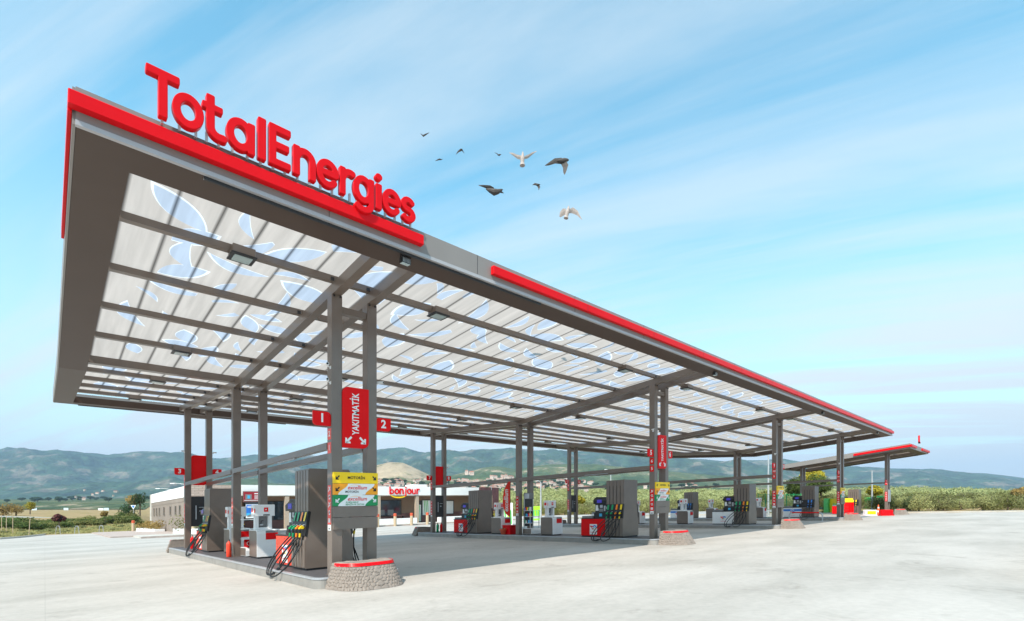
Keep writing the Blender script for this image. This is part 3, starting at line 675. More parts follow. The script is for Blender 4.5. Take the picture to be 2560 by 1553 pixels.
# ---- cobbled stone bumpers
def bumper():
    t = thing('stone_bumper', '', 'bumper'); rr = random.Random(5)
    nu, nv = 150, 34
    def base(u, v):                      # u 0..1 round the D, v 0..1 upwards
        th = math.pi + math.pi * u; e = 1 - .30 * v
        hw = .72 * (1 - .19 * v); dp = .94 * (1 - .34 * v)
        ex = .72
        cx_ = math.copysign(abs(math.cos(th)) ** ex, math.cos(th)) * hw; cy_ = -abs(math.sin(th)) ** ex * dp
        return cx_, cy_, v * .50
    # stones: jittered seeds on (arc, height)
    seeds = []
    for r_ in range(8):
        nn = 29
        for k in range(nn): seeds.append(((k + .5 * (r_ % 2) + rr.uniform(-.28, .28)) / nn * 2.6, (r_ + .5 + rr.uniform(-.25, .25)) * .5 / 8))
    seeds = np.array(seeds)
    pts = []
    for j in range(nv + 1):
        v = j / nv
        for i in range(nu + 1):
            u = i / nu; x, y, z = base(u, v); d = np.hypot((seeds[:, 0] - u * 2.6) , (seeds[:, 1] - z) * 1.15); d.sort(); e = d[1] - d[0]
            b = math.sqrt(1 - (1 - min(1, e / .042)) ** 2) * .034 * (1 if v < .93 else .6)
            n_ = Vector((x / .8, y / .98, .35)).normalized(); pts.append((x + n_.x * b, y + n_.y * b, z + n_.z * b * .4))
    fs = [(j * (nu + 1) + i, j * (nu + 1) + i + 1, (j + 1) * (nu + 1) + i + 1, (j + 1) * (nu + 1) + i) for j in range(nv) for i in range(nu)]
    # domed pebble top
    m_ = MB(slope=True); top0 = nv * (nu + 1); b0 = len(pts); rings = 7
    for k in range(1, rings + 1):
        s_ = 1 - k / rings
        for i in range(nu + 1):
            x, y, z = pts[top0 + i]; cx_, cy_ = 0, -.22; X_ = cx_ + (x - cx_) * s_; Y_ = cy_ + (y - cy_) * s_; pts.append((X_, Y_, .515 + .012 * math.sin(40 * X_) * math.cos(37 * Y_) + .01 * (1 - s_)))
    rows = [top0] + [b0 + k * (nu + 1) for k in range(rings)]
    for a, b in zip(rows, rows[1:]):
        for i in range(nu): fs.append((a + i, a + i + 1, b + i + 1, b + i))
    fs.append(tuple([j * (nu + 1) for j in range(nv + 1)] + [j * (nu + 1) + nu for j in range(nv, -1, -1)]))
    m_.poly(pts, fs, mat('cobble_stone', (.255, .215, .185), .85, 0, .14, 9, .2, 60)); m_.build('body', t)
    # red stripe hugging the front of the top edge
    m2 = MB(slope=True); P = []
    for i in range(41):
        u = .03 + .94 * i / 40; xa, ya, za = base(u, .90); xb, yb, zb = base(u, 1.02); P += [(xa * 1.045, ya * 1.045 - .01, za), (xb * 1.045, yb * 1.045 - .01, zb)]
    m2.poly(P, [(2 * i, 2 * i + 2, 2 * i + 3, 2 * i + 1) for i in range(40)], red); o2 = m2.build('red_stripe', t)
    sd = o2.modifiers.new('thick', 'SOLIDIFY'); sd.thickness = .008
    return t
bmp = bumper(); bmp.location = L(ICX[0] - .03, 9.86)
bmp['label'] = 'large cobbled stone bumper with red stripe before the nearest island'; bmp['group'] = 'stone bumpers at the island ends'
for i, lab in ((1, 'cobbled stone bumper with red stripe before the second island, under sign 5'), (2, 'cobbled stone bumper with red stripe before the third island, under sign 9'), (3, 'cobbled stone bumper with red stripe at the right end island')):
    copy_tree(bmp, L(ICX[i], 9.86), label=lab)
copy_tree(bmp, L(56.6, 9.3), label='farthest cobbled bumper, right of the small far canopy post')
for i, lab in ((0, 'brown bumper behind the far end of the nearest island'), (1, 'brown bumper left of the far end of the second island, by signs 7 and 8'), (2, 'brown bumper behind the far end of the third island, by signs 11 and 12')):
    copy_tree(bmp, L(ICX[i] - .25, 26.1), math.pi, label=lab)

# ---- petrol pumps
def emblem(mb, X, cy, cz, s, face=-1):
    """coloured curl emblem on an X=const face, seen from -X"""
    def pt(a, b, d=.0): return (X - .002 - d, cy - a * s, cz + b * s)
    def ribbon(path, w0, w1, m, d):
        P = []
        n_ = len(path)
        for i, (a, b) in enumerate(path):
            a2, b2 = path[min(i + 1, n_ - 1)]; a1_, b1_ = path[max(0, i - 1)]; tx, ty = a2 - a1_, b2 - b1_; l_ = math.hypot(tx, ty) or 1; w = w0 + (w1 - w0) * i / (n_ - 1)
            P += [pt(a - ty / l_ * w, b + tx / l_ * w, d), pt(a + ty / l_ * w, b - tx / l_ * w, d)]
        mb.poly(P, [(2 * i, 2 * i + 2, 2 * i + 3, 2 * i + 1) for i in range(n_ - 1)], m)
    ribbon([(-.46, .22), (-.25, .20), (-.05, .20), (.12, .17)], .075, .05, red, .001)
    ribbon([(-.24, .17), (-.17, .0), (-.10, -.12), (-.02, -.16)], .07, .03, red, .0015)
    ribbon(arc(.16, .08, .24, .22, 150, 10, 10), .04, .085, blue, .002)
    ribbon([(-.06, .0), (.10, .06), (.28, .10), (.40, .16)], .03, .04, mat_c if False else lgb, .0025)
    ribbon(arc(.14, .05, .17, .17, 195, 262, 6), .04, .035, green, .003); ribbon(arc(.14, .05, .20, .17, 262, 330, 6), .035, .03, yellow, .003)
lgb = mat('emblem_cyan', (.05, .42, .70), .35, 0, 0)
def pump(name_label, cabm, tags, group, plate=True, blue_band=False):
    """local x across the island, y away from the camera; origin at the tower's near end, on the island top"""
    t = thing('fuel_pump', name_label, 'fuel pump', (0, 0, 0), 0, group)
    bx, tx_, ln = .56, .475, .86                       # half widths: base, top; tower length
    prof = [(-bx, .05), (-bx, .72), (-.515, .95), (-tx_, 1.30), (-tx_, 2.33), (tx_, 2.33), (tx_, 1.30), (.515, .95), (bx, .72), (bx, .05)]
    mb = MB(); mb.xz(prof, 0, ln, steel); mb.box(-bx + .03, bx - .03, .02, ln - .02, 0, .05, black); mb.build('tower', t)
    # ribs and slots on both hose faces, each on its own backing plate
    for s in (-1, 1):
        for bw_, z0_, z1_, z2_ in ((tx_, 1.345, 2.30, 2.10), (bx, .07, .70, .70)):
            mb = MB(); mb.box(min(s * bw_, s * (bw_ + .004)), max(s * bw_, s * (bw_ + .004)), .012, .83, z0_, z2_, black)
            if z2_ < z1_: mb.box(min(s * bw_, s * (bw_ + .005)), max(s * bw_, s * (bw_ + .005)), .012, .83, z2_, z1_ - .001, steel)
            for k in range(5):
                y0 = .01 + k * .171; y1 = y0 + .137
                mb.box(min(s * (bw_ + .003), s * (bw_ + .022)), max(s * (bw_ + .003), s * (bw_ + .022)), y0, y1, z0_, z1_, steel)
            mb.build('rib_panel', t)
    for s in (-1, 1):
        mb = MB(); q = [(s * .525, .76), (s * .575, .80), (s * .56, .98), (s * (tx_ + .035), 1.335), (s * (tx_ + .02), 1.36), (s * .44, 1.34)]
        mb.xz(q if s > 0 else q[::-1], -.004, ln + .004, black); pan = mb.build('nozzle_panel', t)
        for k, tg in enumerate(tags):
            y0 = .02 + k * (.84 / max(4, len(tags))) + (.1 if len(tags) < 4 else 0); yc = y0 + .075
            mb = MB(); X_ = s * (tx_ + .04); sl = s * .065
            mb.poly([(X_ + sl * 0, yc - .045, 1.335), (X_, yc + .045, 1.335), (X_ + s * .050, yc + .045, 1.13), (X_ + s * .050, yc - .045, 1.13)], [(0, 1, 2, 3)], tg); mb.build('grade_tag', t)
    for s in (-1, 1):
        for k, tg in enumerate(tags):
            y0 = .02 + k * (.84 / max(4, len(tags))) + (.1 if len(tags) < 4 else 0); yc = y0 + .075
            rr = random.Random(k * 7 + (3 if s > 0 else 0)); x0 = s * .60
            mb = MB(); mb.tube([(s * .56, yc, .98), (s * .62, yc, 1.02), (s * .66, yc + .0, .97)], [.016, .02, .02], tg, 7)
            mb.tube([(s * .66, yc, .99), (s * .655, yc, .955)], [.030, .030], tg, 8)
            mb.box(min(s * .58, s * .64), max(s * .58, s * .64), yc - .022, yc + .022, .955, 1.02, tg)
            mb.tube([(s * .54, yc, 1.06), (s * .60, yc, 1.03)], .012, galv, 6)
            nz = mb.build('nozzle', t)
            mb = MB(); mb.tube([(s * .655, yc, .95), (s * .65, yc, .86)], [.022, .020], black, 8); mb.tube([(s * .66, yc, .96), (s * .70, yc, .90), (s * .65, yc, .86)], .008, black, 5); mb.tube([(s * .65, yc, .86), (s * .65, yc + .02, .77)], [.026, .024], tg, 8); mb.build('grip', t)
            ye = .155 + k * .171; big = (k != 1); out = rr.uniform(.50, .66) if big else .32; low = rr.uniform(-.15, -.07) if big else .03; dr_ = rr.uniform(1.1, 1.6) - .10 * k
            zb = (low - .184) / .75; B0 = Vector((s * .65, yc + .02, .78)); B3 = Vector((s * .60, ye, .60)); p = []
            B1 = Vector((s * (.64 + out), yc + dr_, zb + .20)); B2 = Vector((s * (.64 + out), ye + rr.uniform(-.1, .25), zb - .20))
            for i in range(31):
                u = i / 30; q_ = B0 * (1 - u) ** 3 + B1 * 3 * u * (1 - u) ** 2 + B2 * 3 * u * u * (1 - u) + B3 * u ** 3; p.append(tuple(q_))
            p += [(s * .575, ye, .72), (s * .56, ye, .82)]
            mb = MB(); mb.tube(p, .017, rubber, 8); mb.build('hose', t)
    for s in (-1, 1): mb = MB(); mb.box(min(s * .50, s * .53), max(s * .50, s * .53), .77, .84, .80, 1.30, dark); mb.box(min(s * .53, s * .534), max(s * .53, s * .534), .79, .82, 1.16, 1.26, lgrey); mb.build('blank_slot', t)
    # cabinet behind the tower
    c0, c1 = ln + .01, ln + 1.32
    mb = MB(); mb.bbox(-.50, .50, c0, c1, .05, .76, cabm, .012); mb.box(-.47, .47, c0 + .02, c1 - .03, 0, .05, black); mb.box(-.51, .51, c0, c1 + .008, .762, .79, black)
    mb.tube([(-.503, (c0 + c1) / 2, .70), (-.512, (c0 + c1) / 2, .70)], .012, black, 8); mb.build('cabinet', t)
    mb = MB(); mb.bbox(-.46, .46, c0 + .70, c1 - .02, .79, .885, grey, .01); mb.build('shelf', t)
    if plate:
        cy = c0 + .64
        if plate == 'w': mb = MB()
        else: mb = MB(); mb.box(-.508, -.501, cy - .19, cy + .19, .10, .54, white)
        emblem(mb, -.509, cy, .37, .36)
        mb.text('TotalEnergies', (-.5085, cy, .20), (0, -1, 0), (0, 0, 1), .060, red, .003, bold=.01)
        mb.build('emblem_plate', t)
    if blue_band:
        mb = MB(); mb.box(-.508, -.501, c0 + .01, c1 - .01, .50, .66, blue); mb.text('LPG', (-.5085, (c0 + c1) / 2, .58), (0, -1, 0), (0, 0, 1), .15, white, .003, bold=.02); mb.build('blue_band', t)
    # black display head
    h0, h1 = c0 + .0, c0 + .66
    mb = MB(); mb.bbox(-.46, .46, h0, h1, .79, 1.02, black, .02)
    mb.bbox(-.41, .41, h0 + .02, h1 - .03, 1.02, 1.40, black, .02)
    P = [(-.48, 1.38), (-.49, 1.52), (-.39, 1.63), (.39, 1.63), (.49, 1.52), (.48, 1.38)]
    mb.xz(P, h0 + .0, h1 + .0, black)
    mb.yz([(h0 - .02, 1.60), (h0 + .05, 1.66), (h1 - .1, 1.68), (h1 + .02, 1.60)], -.40, .40, black); hd = mb.build('display_head', t)
    for s in (-1, 1):
        mb = MB(); X_ = s * .488
        mb.box(min(X_, X_ + s * .006), max(X_, X_ + s * .006), h0 + .22, h0 + .46, 1.43, 1.56, screen); mb.build('screen', t)
        mb = MB(); X_ = s * .412
        for (ya, yb, za, zb, mm) in ((.06, .16, 1.08, 1.30, lgrey), (.22, .36, 1.22, 1.34, lgrey), (.20, .40, 1.06, 1.18, grey), (.46, .58, 1.10, 1.34, white), (.42, .45, 1.1, 1.2, galv)):
            mb.box(min(X_, X_ + s * .01), max(X_, X_ + s * .01), h0 + ya, h0 + yb, za, zb, mm)
        X_ = s * .462; mb.box(min(X_, X_ + s * .006), max(X_, X_ + s * .006), h0 + .22, h0 + .36, .86, .98, lgb); mb.build('keypad', t)
    return t
g5 = [None, yellow, orange, green, green]
pA = pump('four-grade fuel pump with faded orange cabinet, nearest to the camera', redo, g5[1:], 'fuel pumps')
YP = [11.45, 20.75]
pA.location = PL(0, 0, YP[0])
copy_tree(pA, PL(0, 0, YP[1]), label='orange cabinet fuel pump at the far end of the nearest island, by sign 3')
pB = pump('fuel pump with bright red cabinet left of sign 5 column, second island front', redp, g5[1:], 'fuel pumps')
pB.location = PL(1, 0, YP[0] + .1)
copy_tree(pB, PL(1, 0, YP[1]), label='red cabinet fuel pump at the far end of the second island, by sign 7')
pC = pump('fuel pump with white cabinet, front of the third island', white, g5[1:], 'fuel pumps', plate='w')
pC.location = PL(2, 0, YP[0] + .15)
copy_tree(pC, PL(2, 0, YP[1]), label='fuel pump with white cabinet at the far end of the third island, half hidden')
pD = pump('gas pump with white and blue cabinet and blue tags, front of the last island', white, [blue, blue], 'fuel pumps', plate='w', blue_band=True)
pD.location = PL(3, 0, YP[0] + .35)
copy_tree(pD, PL(3, -.3, YP[1] + .5), label='gas pump with blue tags far behind the second island fuel board')
pE = pump('small pump with plain red cabinet under the small far canopy', redp, [yellow, yellow], 'fuel pumps', plate=False)
pE.location = L(56.4, 12.0, .12)

# ---- service cabinets with pillar
def service(lab):
    t = thing('service_cabinet', lab, 'service cabinet', (0, 0, 0), 0, 'service cabinets on the islands')
    w_, d_, h_ = .66, .78, .86
    mb = MB(); mb.box(.005, w_ - .005, .03, d_, .05, h_ - .03, steel); mb.box(.03, w_ - .03, .05, d_ - .02, 0, .05, black); mb.build('body', t)
    # white shell wrapping the front and curving over the top
    P = [(-.004, .05), (-.004, h_ - .12)] + [(-.004 + .12 - .12 * math.cos(R(a)), h_ - .12 + .12 * math.sin(R(a))) for a in (22, 45, 68, 90)] + [(d_, h_), (d_, h_ - .025), (.13, h_ - .025), (.05, h_ - .06), (.028, h_ - .13), (.028, .05)]
    mb = MB(); mb.yz(P, 0, w_, white); mb.build('white_shell', t)
    mb = MB(); mb.box(.24, .60, -.012, -.0045, .56, .76, redp); mb.box(.24, .60, -.012, -.0045, .765, .83, grey); mb.build('slot_panel', t)
    mb = MB(); mb.bbox(.0, .62, .36, .60, 1.27, 1.62, white, .02); mb.box(.06, .16, .40, .56, h_, 1.27, white); mb.box(.44, .54, .40, .56, h_, 1.27, white); mb.box(.06, .54, .38, .58, h_, h_ + .06, white)
    mb.box(.16, .44, .54, .56, h_ + .06, 1.27, grey); mb.build('pillar', t)
    mb = MB(); mb.bbox(.30, .42, .352, .359, 1.40, 1.53, redp, .001); mb.tube([(.34, .350, 1.45), (.37, .350, 1.48)], .018, white, 6); mb.box(.02, .05, .352, .359, 1.38, 1.5, redo); mb.box(.28, .46, .350, .359, 1.285, 1.32, dark); mb.box(-.006, 0, .42, .54, 1.40, 1.52, redp); mb.build('badge', t)
    mb = MB(); mb.tube([(.24, .48, .98), (.24, .42, 1.12), (.30, .42, 1.14)], .012, dark, 6); mb.box(.20, .30, .44, .50, .98, 1.02, lgrey); mb.build('hose_hook', t)
    return t
sv = service('white fronted service cabinet with red slot and white pillar, nearest island')
sv.location = PL(0, -.27, 16.0)
for i, lx, y, lab in ((1, -.40, 15.45, 'service cabinet with white pillar on the second island, right of the display rack'), (2, -.35, 18.9, 'service cabinet with white pillar on the third island, left of the sign 5 column'),
                      (0, -.27, 19.0, 'service cabinet behind the red extinguisher on the nearest island'), (1, -.40, 19.0, 'service cabinet at the far part of the second island, beside the terracotta pot'),
                      (3, -.35, 15.5, 'service cabinet with white pillar on the last island, left of the sign 9 column'), (2, -.35, 15.4, 'service cabinet on the third island, right of the sign 6 column'), (3, -.35, 19.5, 'service cabinet far back on the last island')):
    copy_tree(sv, PL(i, lx, y), label=lab)
# ---- display racks
def rack(lab, topm):
    t = thing('display_rack', lab, 'display rack', (0, 0, 0), 0, 'product racks by the middle columns')
    mb = MB(); P = [(-.004, .03), (-.004, .20), (.03, .27), (.10, .30), (.60, .30), (.60, .03)]; mb.yz(P, 0, .66, white); mb.box(-.003, .0, .03, .59, .04, .28, steel); mb.box(.02, .64, .02, .58, 0, .03, black); mb.build('base', t)
    mb = MB(); mb.box(.0, .03, .10, .60, .30, 1.70, lgrey) if False else None
    for x_ in (.01, .62): mb.box(x_, x_ + .03, .52, .55, .30, 1.75, galv); mb.box(x_, x_ + .03, .10, .13, .30, 1.2, galv)
    mb.box(.02, .64, .55, .575, .40, 1.75, dark); mb.build('frame', t)
    for z_ in (.55, .86, 1.16): mb = MB(); mb.box(-.02, .68, .08, .55, z_, z_ + .02, white); mb.build('shelf', t)
    mb = MB(); mb.box(.0, .66, .50, .54, 1.74, 2.05, topm[0]); mb.box(-.005, -.001, .16, .5, 1.76, 2.0, topm[1]); mb.build('header_board', t)
    return t
rk = rack('product display rack with white shelves before the middle column, second island', (grey, lgrey)); rk.location = PL(1, -.28, 16.95)
rk1 = copy_tree(rk, PL(0, -.30, 17.0), label='low white rack with red tray right of the middle column, nearest island')
for c in list(rk1.children):
    if c.name.startswith(('header_board', 'frame')): bpy.data.objects.remove(c)
bt_cols = [blue, green, lgb, yellow, dark, redp, white]
def bottle(loc, m, h, lab, grp, first=[None] * 8):
    t = thing('oil_bottle', lab, 'bottle', loc, 0, grp)
    mb = MB(slope=False); mb.bbox(-.035, .035, -.05, .05, 0, h * .8, m, .01); mb.build('body', t)
    mb = MB(slope=False); mb.tube([(0, 0, h * .8), (0, 0, h)], .018, dark, 8); mb.build('cap', t)
for s_i, z_ in enumerate((.57, .88, 1.18)):
    for k in range(5):
        cn = ['blue', 'green', 'pale blue', 'yellow', 'black', 'red', 'white'][(k * 2 + s_i * 3) % 7]
        bottle(PL(1, -.28 + .05, 16.95 + .13 + k * .085, ZI + z_), bt_cols[(k * 2 + s_i * 3) % 7], .15 + .03 * ((k + s_i) % 3), '%s bottle, place %d on the %s shelf of the second island rack' % (cn, k + 1, ['lowest', 'middle', 'top'][s_i]), 'bottles on the rack')
# red trays
for i, (lx, y, lab) in enumerate(((-.28, 16.98, 'nearest'),)):
    t = thing('red_tray', 'red tray of goods standing on the low white rack, nearest island', 'tray', PL(0, lx, y + .04, ZI + .31))
    mb = MB(slope=False); mb.box(.02, .62, .0, .02, 0, .05, redp); mb.box(.02, .62, .34, .36, 0, .22, redp); mb.box(.02, .04, .02, .34, 0, .14, redp); mb.box(.60, .62, .02, .34, 0, .14, redp); mb.box(.04, .60, .02, .34, 0, .012, redp); mb.build('tray', t)
    mb = MB(slope=False); mb.tube([(.05, -.01, .05), (.0, -.01, .13), (.06, .0, .18)], .008, white, 6); mb.build('handle', t)
t = thing('red_bin', 'bright red box left of the middle column on the second island', 'bin', PL(1, -.10, 18.35)); mb = MB(); mb.bbox(-.3, .3, 0, .55, 0, .42, red, .02); mb.build('body', t)
mb = MB(); mb.box(-.32, .32, -.02, .57, .42, .46, red); mb.build('rim', t)
# terracotta pot
t = thing('plant_pot', 'small terracotta pot on the second island, beside the service cabinet', 'pot', PL(1, -.50, 18.75)); mb = MB(slope=False); mb.lathe([(.10, 0), (.17, .22), (.19, .22), (.19, .27), (.165, .27), (.15, .2)], 0, 0, terra); mb.build('pot', t)
mb = MB(slope=False)
for k in range(10): a_ = k * .63; mb.tube([(0, 0, .2), (.10 * math.cos(a_), .10 * math.sin(a_), .30), (.19 * math.cos(a_), .19 * math.sin(a_), .33)], [.01, .008, .002], terra if k % 2 else green, 5)
mb.build('plant', t)
# extinguishers
def exting(lab, m, loc):
    t = thing('fire_extinguisher', lab, 'fire extinguisher', loc, 0, 'fire extinguishers')
    mb = MB(slope=False); mb.lathe([(.06, 0), (.075, .02), (.078, .40), (.06, .46), (.025, .49), (.02, .52)], 0, 0, m, 14); mb.build('cylinder', t, True)
    mb = MB(slope=False); mb.box(-.012, .012, -.06, .04, .52, .545, black); mb.box(-.01, .01, -.065, .02, .555, .575, black); mb.tube([(0, -.04, .53), (.03, -.10, .45), (.05, -.10, .2)], .009, black, 6); mb.build('valve', t)
exting('tall red fire extinguisher left of the middle column, nearest island', redo, PL(0, -.62, 17.65))
exting('green cylinder standing beside a red extinguisher, far end of second island', green, PL(1, -.35, 24.75))
exting('dark red extinguisher right of the green cylinder, far end of second island', redp, PL(1, -.02, 24.85))
exting('red extinguisher behind the hoses at the far end of the nearest island', redp, PL(0, -.45, 23.9))

# ================================================================== SIGNS ON THE COLUMNS
def arrow(mb, cx_, cz, s, dirx, Y, m, dn=1):
    """diagonal arrow pointing down-left (dirx -1) or down-right (+1) on a Y=const face"""
    hw = .16 * s; a = (cx_ - dirx * .5 * s, cz + .5 * s); b = (cx_ + dirx * .5 * s, cz - .5 * s)
    n_ = (.707 * hw, dirx * .707 * hw)
    mb.poly([(a[0] - n_[0], Y, a[1] - n_[1]), (a[0] + n_[0], Y, a[1] + n_[1]), (b[0] + n_[0] - dirx * .1 * s, Y, b[1] + n_[1] + .1 * s), (b[0] - n_[0] - dirx * .1 * s, Y, b[1] - n_[1] + .1 * s)], [(0, 1, 2, 3)], m)
    t_ = .28 * s
    mb.poly([(b[0], Y, b[1]), (b[0] - dirx * .85 * s, Y, b[1]), (b[0] - dirx * .80 * s, Y, b[1] + t_), (b[0] - dirx * t_, Y, b[1] + t_)], [(0, 1, 2, 3)], m)
    mb.poly([(b[0], Y - .0006, b[1]), (b[0], Y - .0006, b[1] + .85 * s), (b[0] - dirx * t_, Y - .0006, b[1] + .80 * s), (b[0] - dirx * t_, Y - .0006, b[1] + t_)], [(0, 1, 2, 3)], m)
UX, UZ, UNX = (1, 0, 0), (0, 0, 1), (0, -1, 0)
def cut_rect(x0, x1, z0, z1, r, corners):
    """rectangle with the named corners rounded: tl tr bl br"""
    P = []
    for nm, cx_, cz_, sx, sz, a0 in (('bl', x0, z0, 1, 1, 180), ('br', x1, z0, -1, 1, 270), ('tr', x1, z1, -1, -1, 0), ('tl', x0, z1, 1, -1, 90)):
        if nm in corners:
            for k in range(6): th = R(a0 + 18 * k); P.append((cx_ + sx * r + r * math.cos(th), cz_ + sz * r + r * math.sin(th)))
        else: P.append((cx_, cz_))
    return P
def yak(i, y, lab, front=True):
    ix = IX[i]; x0, x1 = ix + CS - .01, ix + GAP + .02
    org = (x0, y, 2.9); t = thing('self_service_board', lab, 'sign', (x0, y, G(x0, y) + 2.9), 0, 'tall red boards between columns')
    mb = MB(*org); mb.xz(cut_rect(x0, x1, 2.90, 4.19, .13, ('tl', 'br')), y, y + .10, redp); mb.build('panel', t)
    if front:
        mb = MB(*org); cxm = (x0 + x1) / 2
        mb.text('YAKITMATİK', (cxm + .0, y - .002, 3.625), (0, 0, 1), (-1, 0, 0), .215, white, .002, bold=.02, sx=.70); mb.build('lettering', t)
        mb = MB(*org); arrow(mb, x0 + .13, 3.06, .14, -1, y - .004, white); arrow(mb, x1 - .14, 3.06, .14, 1, y - .004, white); mb.build('arrow', t)
yak(0, YN - .03, 'tall red board reading YAKITMATİK between the nearest columns'); yak(1, YN - .03, 'tall red board reading YAKITMATİK between signs 5 and 6')
yak(0, YC[2] + .05, 'plain red board between signs 3 and 4', False); yak(1, YC[2] + .05, 'plain red board between signs 7 and 8', False)
def flag(num, i, y, side, z0=3.33, sc=1., lab=None):
    ix = IX[i]; w_ = .37; x0, x1 = (ix - w_, ix - .002) if side < 0 else (ix + GAP + CS + .002, ix + GAP + CS + w_)
    org = (x0, y, z0); t = thing('pump_number_sign', lab or 'red number sign %s' % num, 'number sign', (x0, y, G(x0, y) + z0), 0, 'red pump number signs')
    mb = MB(*org); mb.xz(cut_rect(x0, x1, z0, z0 + .29, .08, ('tr', 'bl') if side < 0 else ('tl', 'br')), y + .02, y + .07, redp); mb.build('panel', t)
    mb = MB(*org); mb.text(num, ((x0 + x1) / 2, y + .018, z0 + .148), UX, UZ, .25, white, .002, bold=.03); mb.build('numeral', t)
wh = {0: 'nearest island', 1: 'second island', 2: 'third island', 3: 'last island'}
for num, i, j, sd in (('1', 0, 0, -1), ('2', 0, 0, 1), ('3', 0, 2, -1), ('4', 0, 2, 1), ('5', 1, 0, -1), ('6', 1, 0, 1), ('7', 1, 2, -1), ('8', 1, 2, 1), ('9', 2, 0, -1), ('10', 2, 0, 1), ('11', 2, 2, -1), ('12', 2, 2, 1), ('13', 3, 0, -1)):
    flag(num, i, YC[j] + .02, sd, lab='red sign with number %s at the %s end of the %s' % (num, ['front', '', 'far'][j], wh[i]))
# small numbered stickers and pictogram strips on the -X faces
def strip_sign(i, j, lab, zs=(2.10, 1.15), pick=5, nums=None):
    ix, y = IX[i], YC[j]; X = ix - .004; org = (X, y, zs[1]); t = thing('warning_strip', lab, 'sticker strip', (X, y, G(X, y) + zs[1]), 0, 'red pictogram strips on the columns')
    mb = MB(*org); mb.box(X, ix - .0008, y + .035, y + CS - .035, zs[1] + .13, zs[0], pinkred if i == 0 else redp); mb.build('film', t)
    mb = MB(*org); n_ = pick; hh = (zs[0] - zs[1] - .13) / n_; ym = y + CS / 2; XX = X - .0015
    for k in range(n_):
        zc = zs[0] - hh * (k + .5)
        def stroke(a, b, w=.012):
            a = Vector((0, a[0], a[1])); b = Vector((0, b[0], b[1])); d_ = (b - a).normalized(); nn = Vector((0, -d_.z, d_.y)) * w
            mb.poly([(XX, ym + p.y, zc + p.z) for p in (a - nn, a + nn, b + nn, b - nn)], [(0, 1, 2, 3)], white)
        if k == 4: stroke((.05, .03), (-.05, .03)); stroke((.05, 0), (-.05, 0)); stroke((.05, -.03), (-.05, -.03))
        elif k % 2 == 0: stroke((.05, -.05), (-.05, .05)); stroke((-.045, -.02), (.0, -.0), .016); stroke((.0, .01), (.03, .055))
        else: stroke((0, .05), (0, -.05), .02); stroke((.05, .02), (-.05, -.03)); stroke((-.04, .03), (.03, .0))
    mb.build('pictogram', t)
    mb = MB(*org); mb.box(X, ix - .0008, y + .04, y + CS - .04, zs[1], zs[1] + .12, white); mb.box(X - .001, X - .0002, y + .07, y + CS - .07, zs[1] + .02, zs[1] + .06, grey); mb.build('white_sticker', t)
endn = ['front', 'middle', 'far']
for i in range(4):
    for j in range(3):
        strip_sign(i, j, 'red pictogram strip on the %s left column of the %s' % (endn[j], wh[i]))
def sticker(num, i, j, z, lab):
    ix, y = IX[i], YC[j]; X = ix - .004; org = (X, y, z); t = thing('number_sticker', lab, 'sticker', (X, y, G(X, y) + z), 0, 'small red number stickers')
    mb = MB(*org); mb.box(X, ix - .0008, y + .03, y + CS - .03, z, z + .23, pinkred if i == 0 else redp); mb.build('film', t)
    mb = MB(*org); mb.text(num, (X - .0005, y + CS / 2, z + .115), UNX, UZ, .16, white, .001, bold=.02); mb.build('numeral', t)
for i, j, (a, b) in ((0, 0, '21'), (1, 0, '65'), (2, 0, ('10', '9')), (3, 0, ('14', '13')), (1, 2, '87'), (2, 2, ('12', '11')), (0, 2, '43')):
    sticker(a, i, j, 3.06, 'small red sticker %s above its neighbour on the %s column of the %s' % (a, endn[j], wh[i])); sticker(b, i, j, 2.77, 'small red sticker %s below its neighbour on the %s column of the %s' % (b, endn[j], wh[i]))
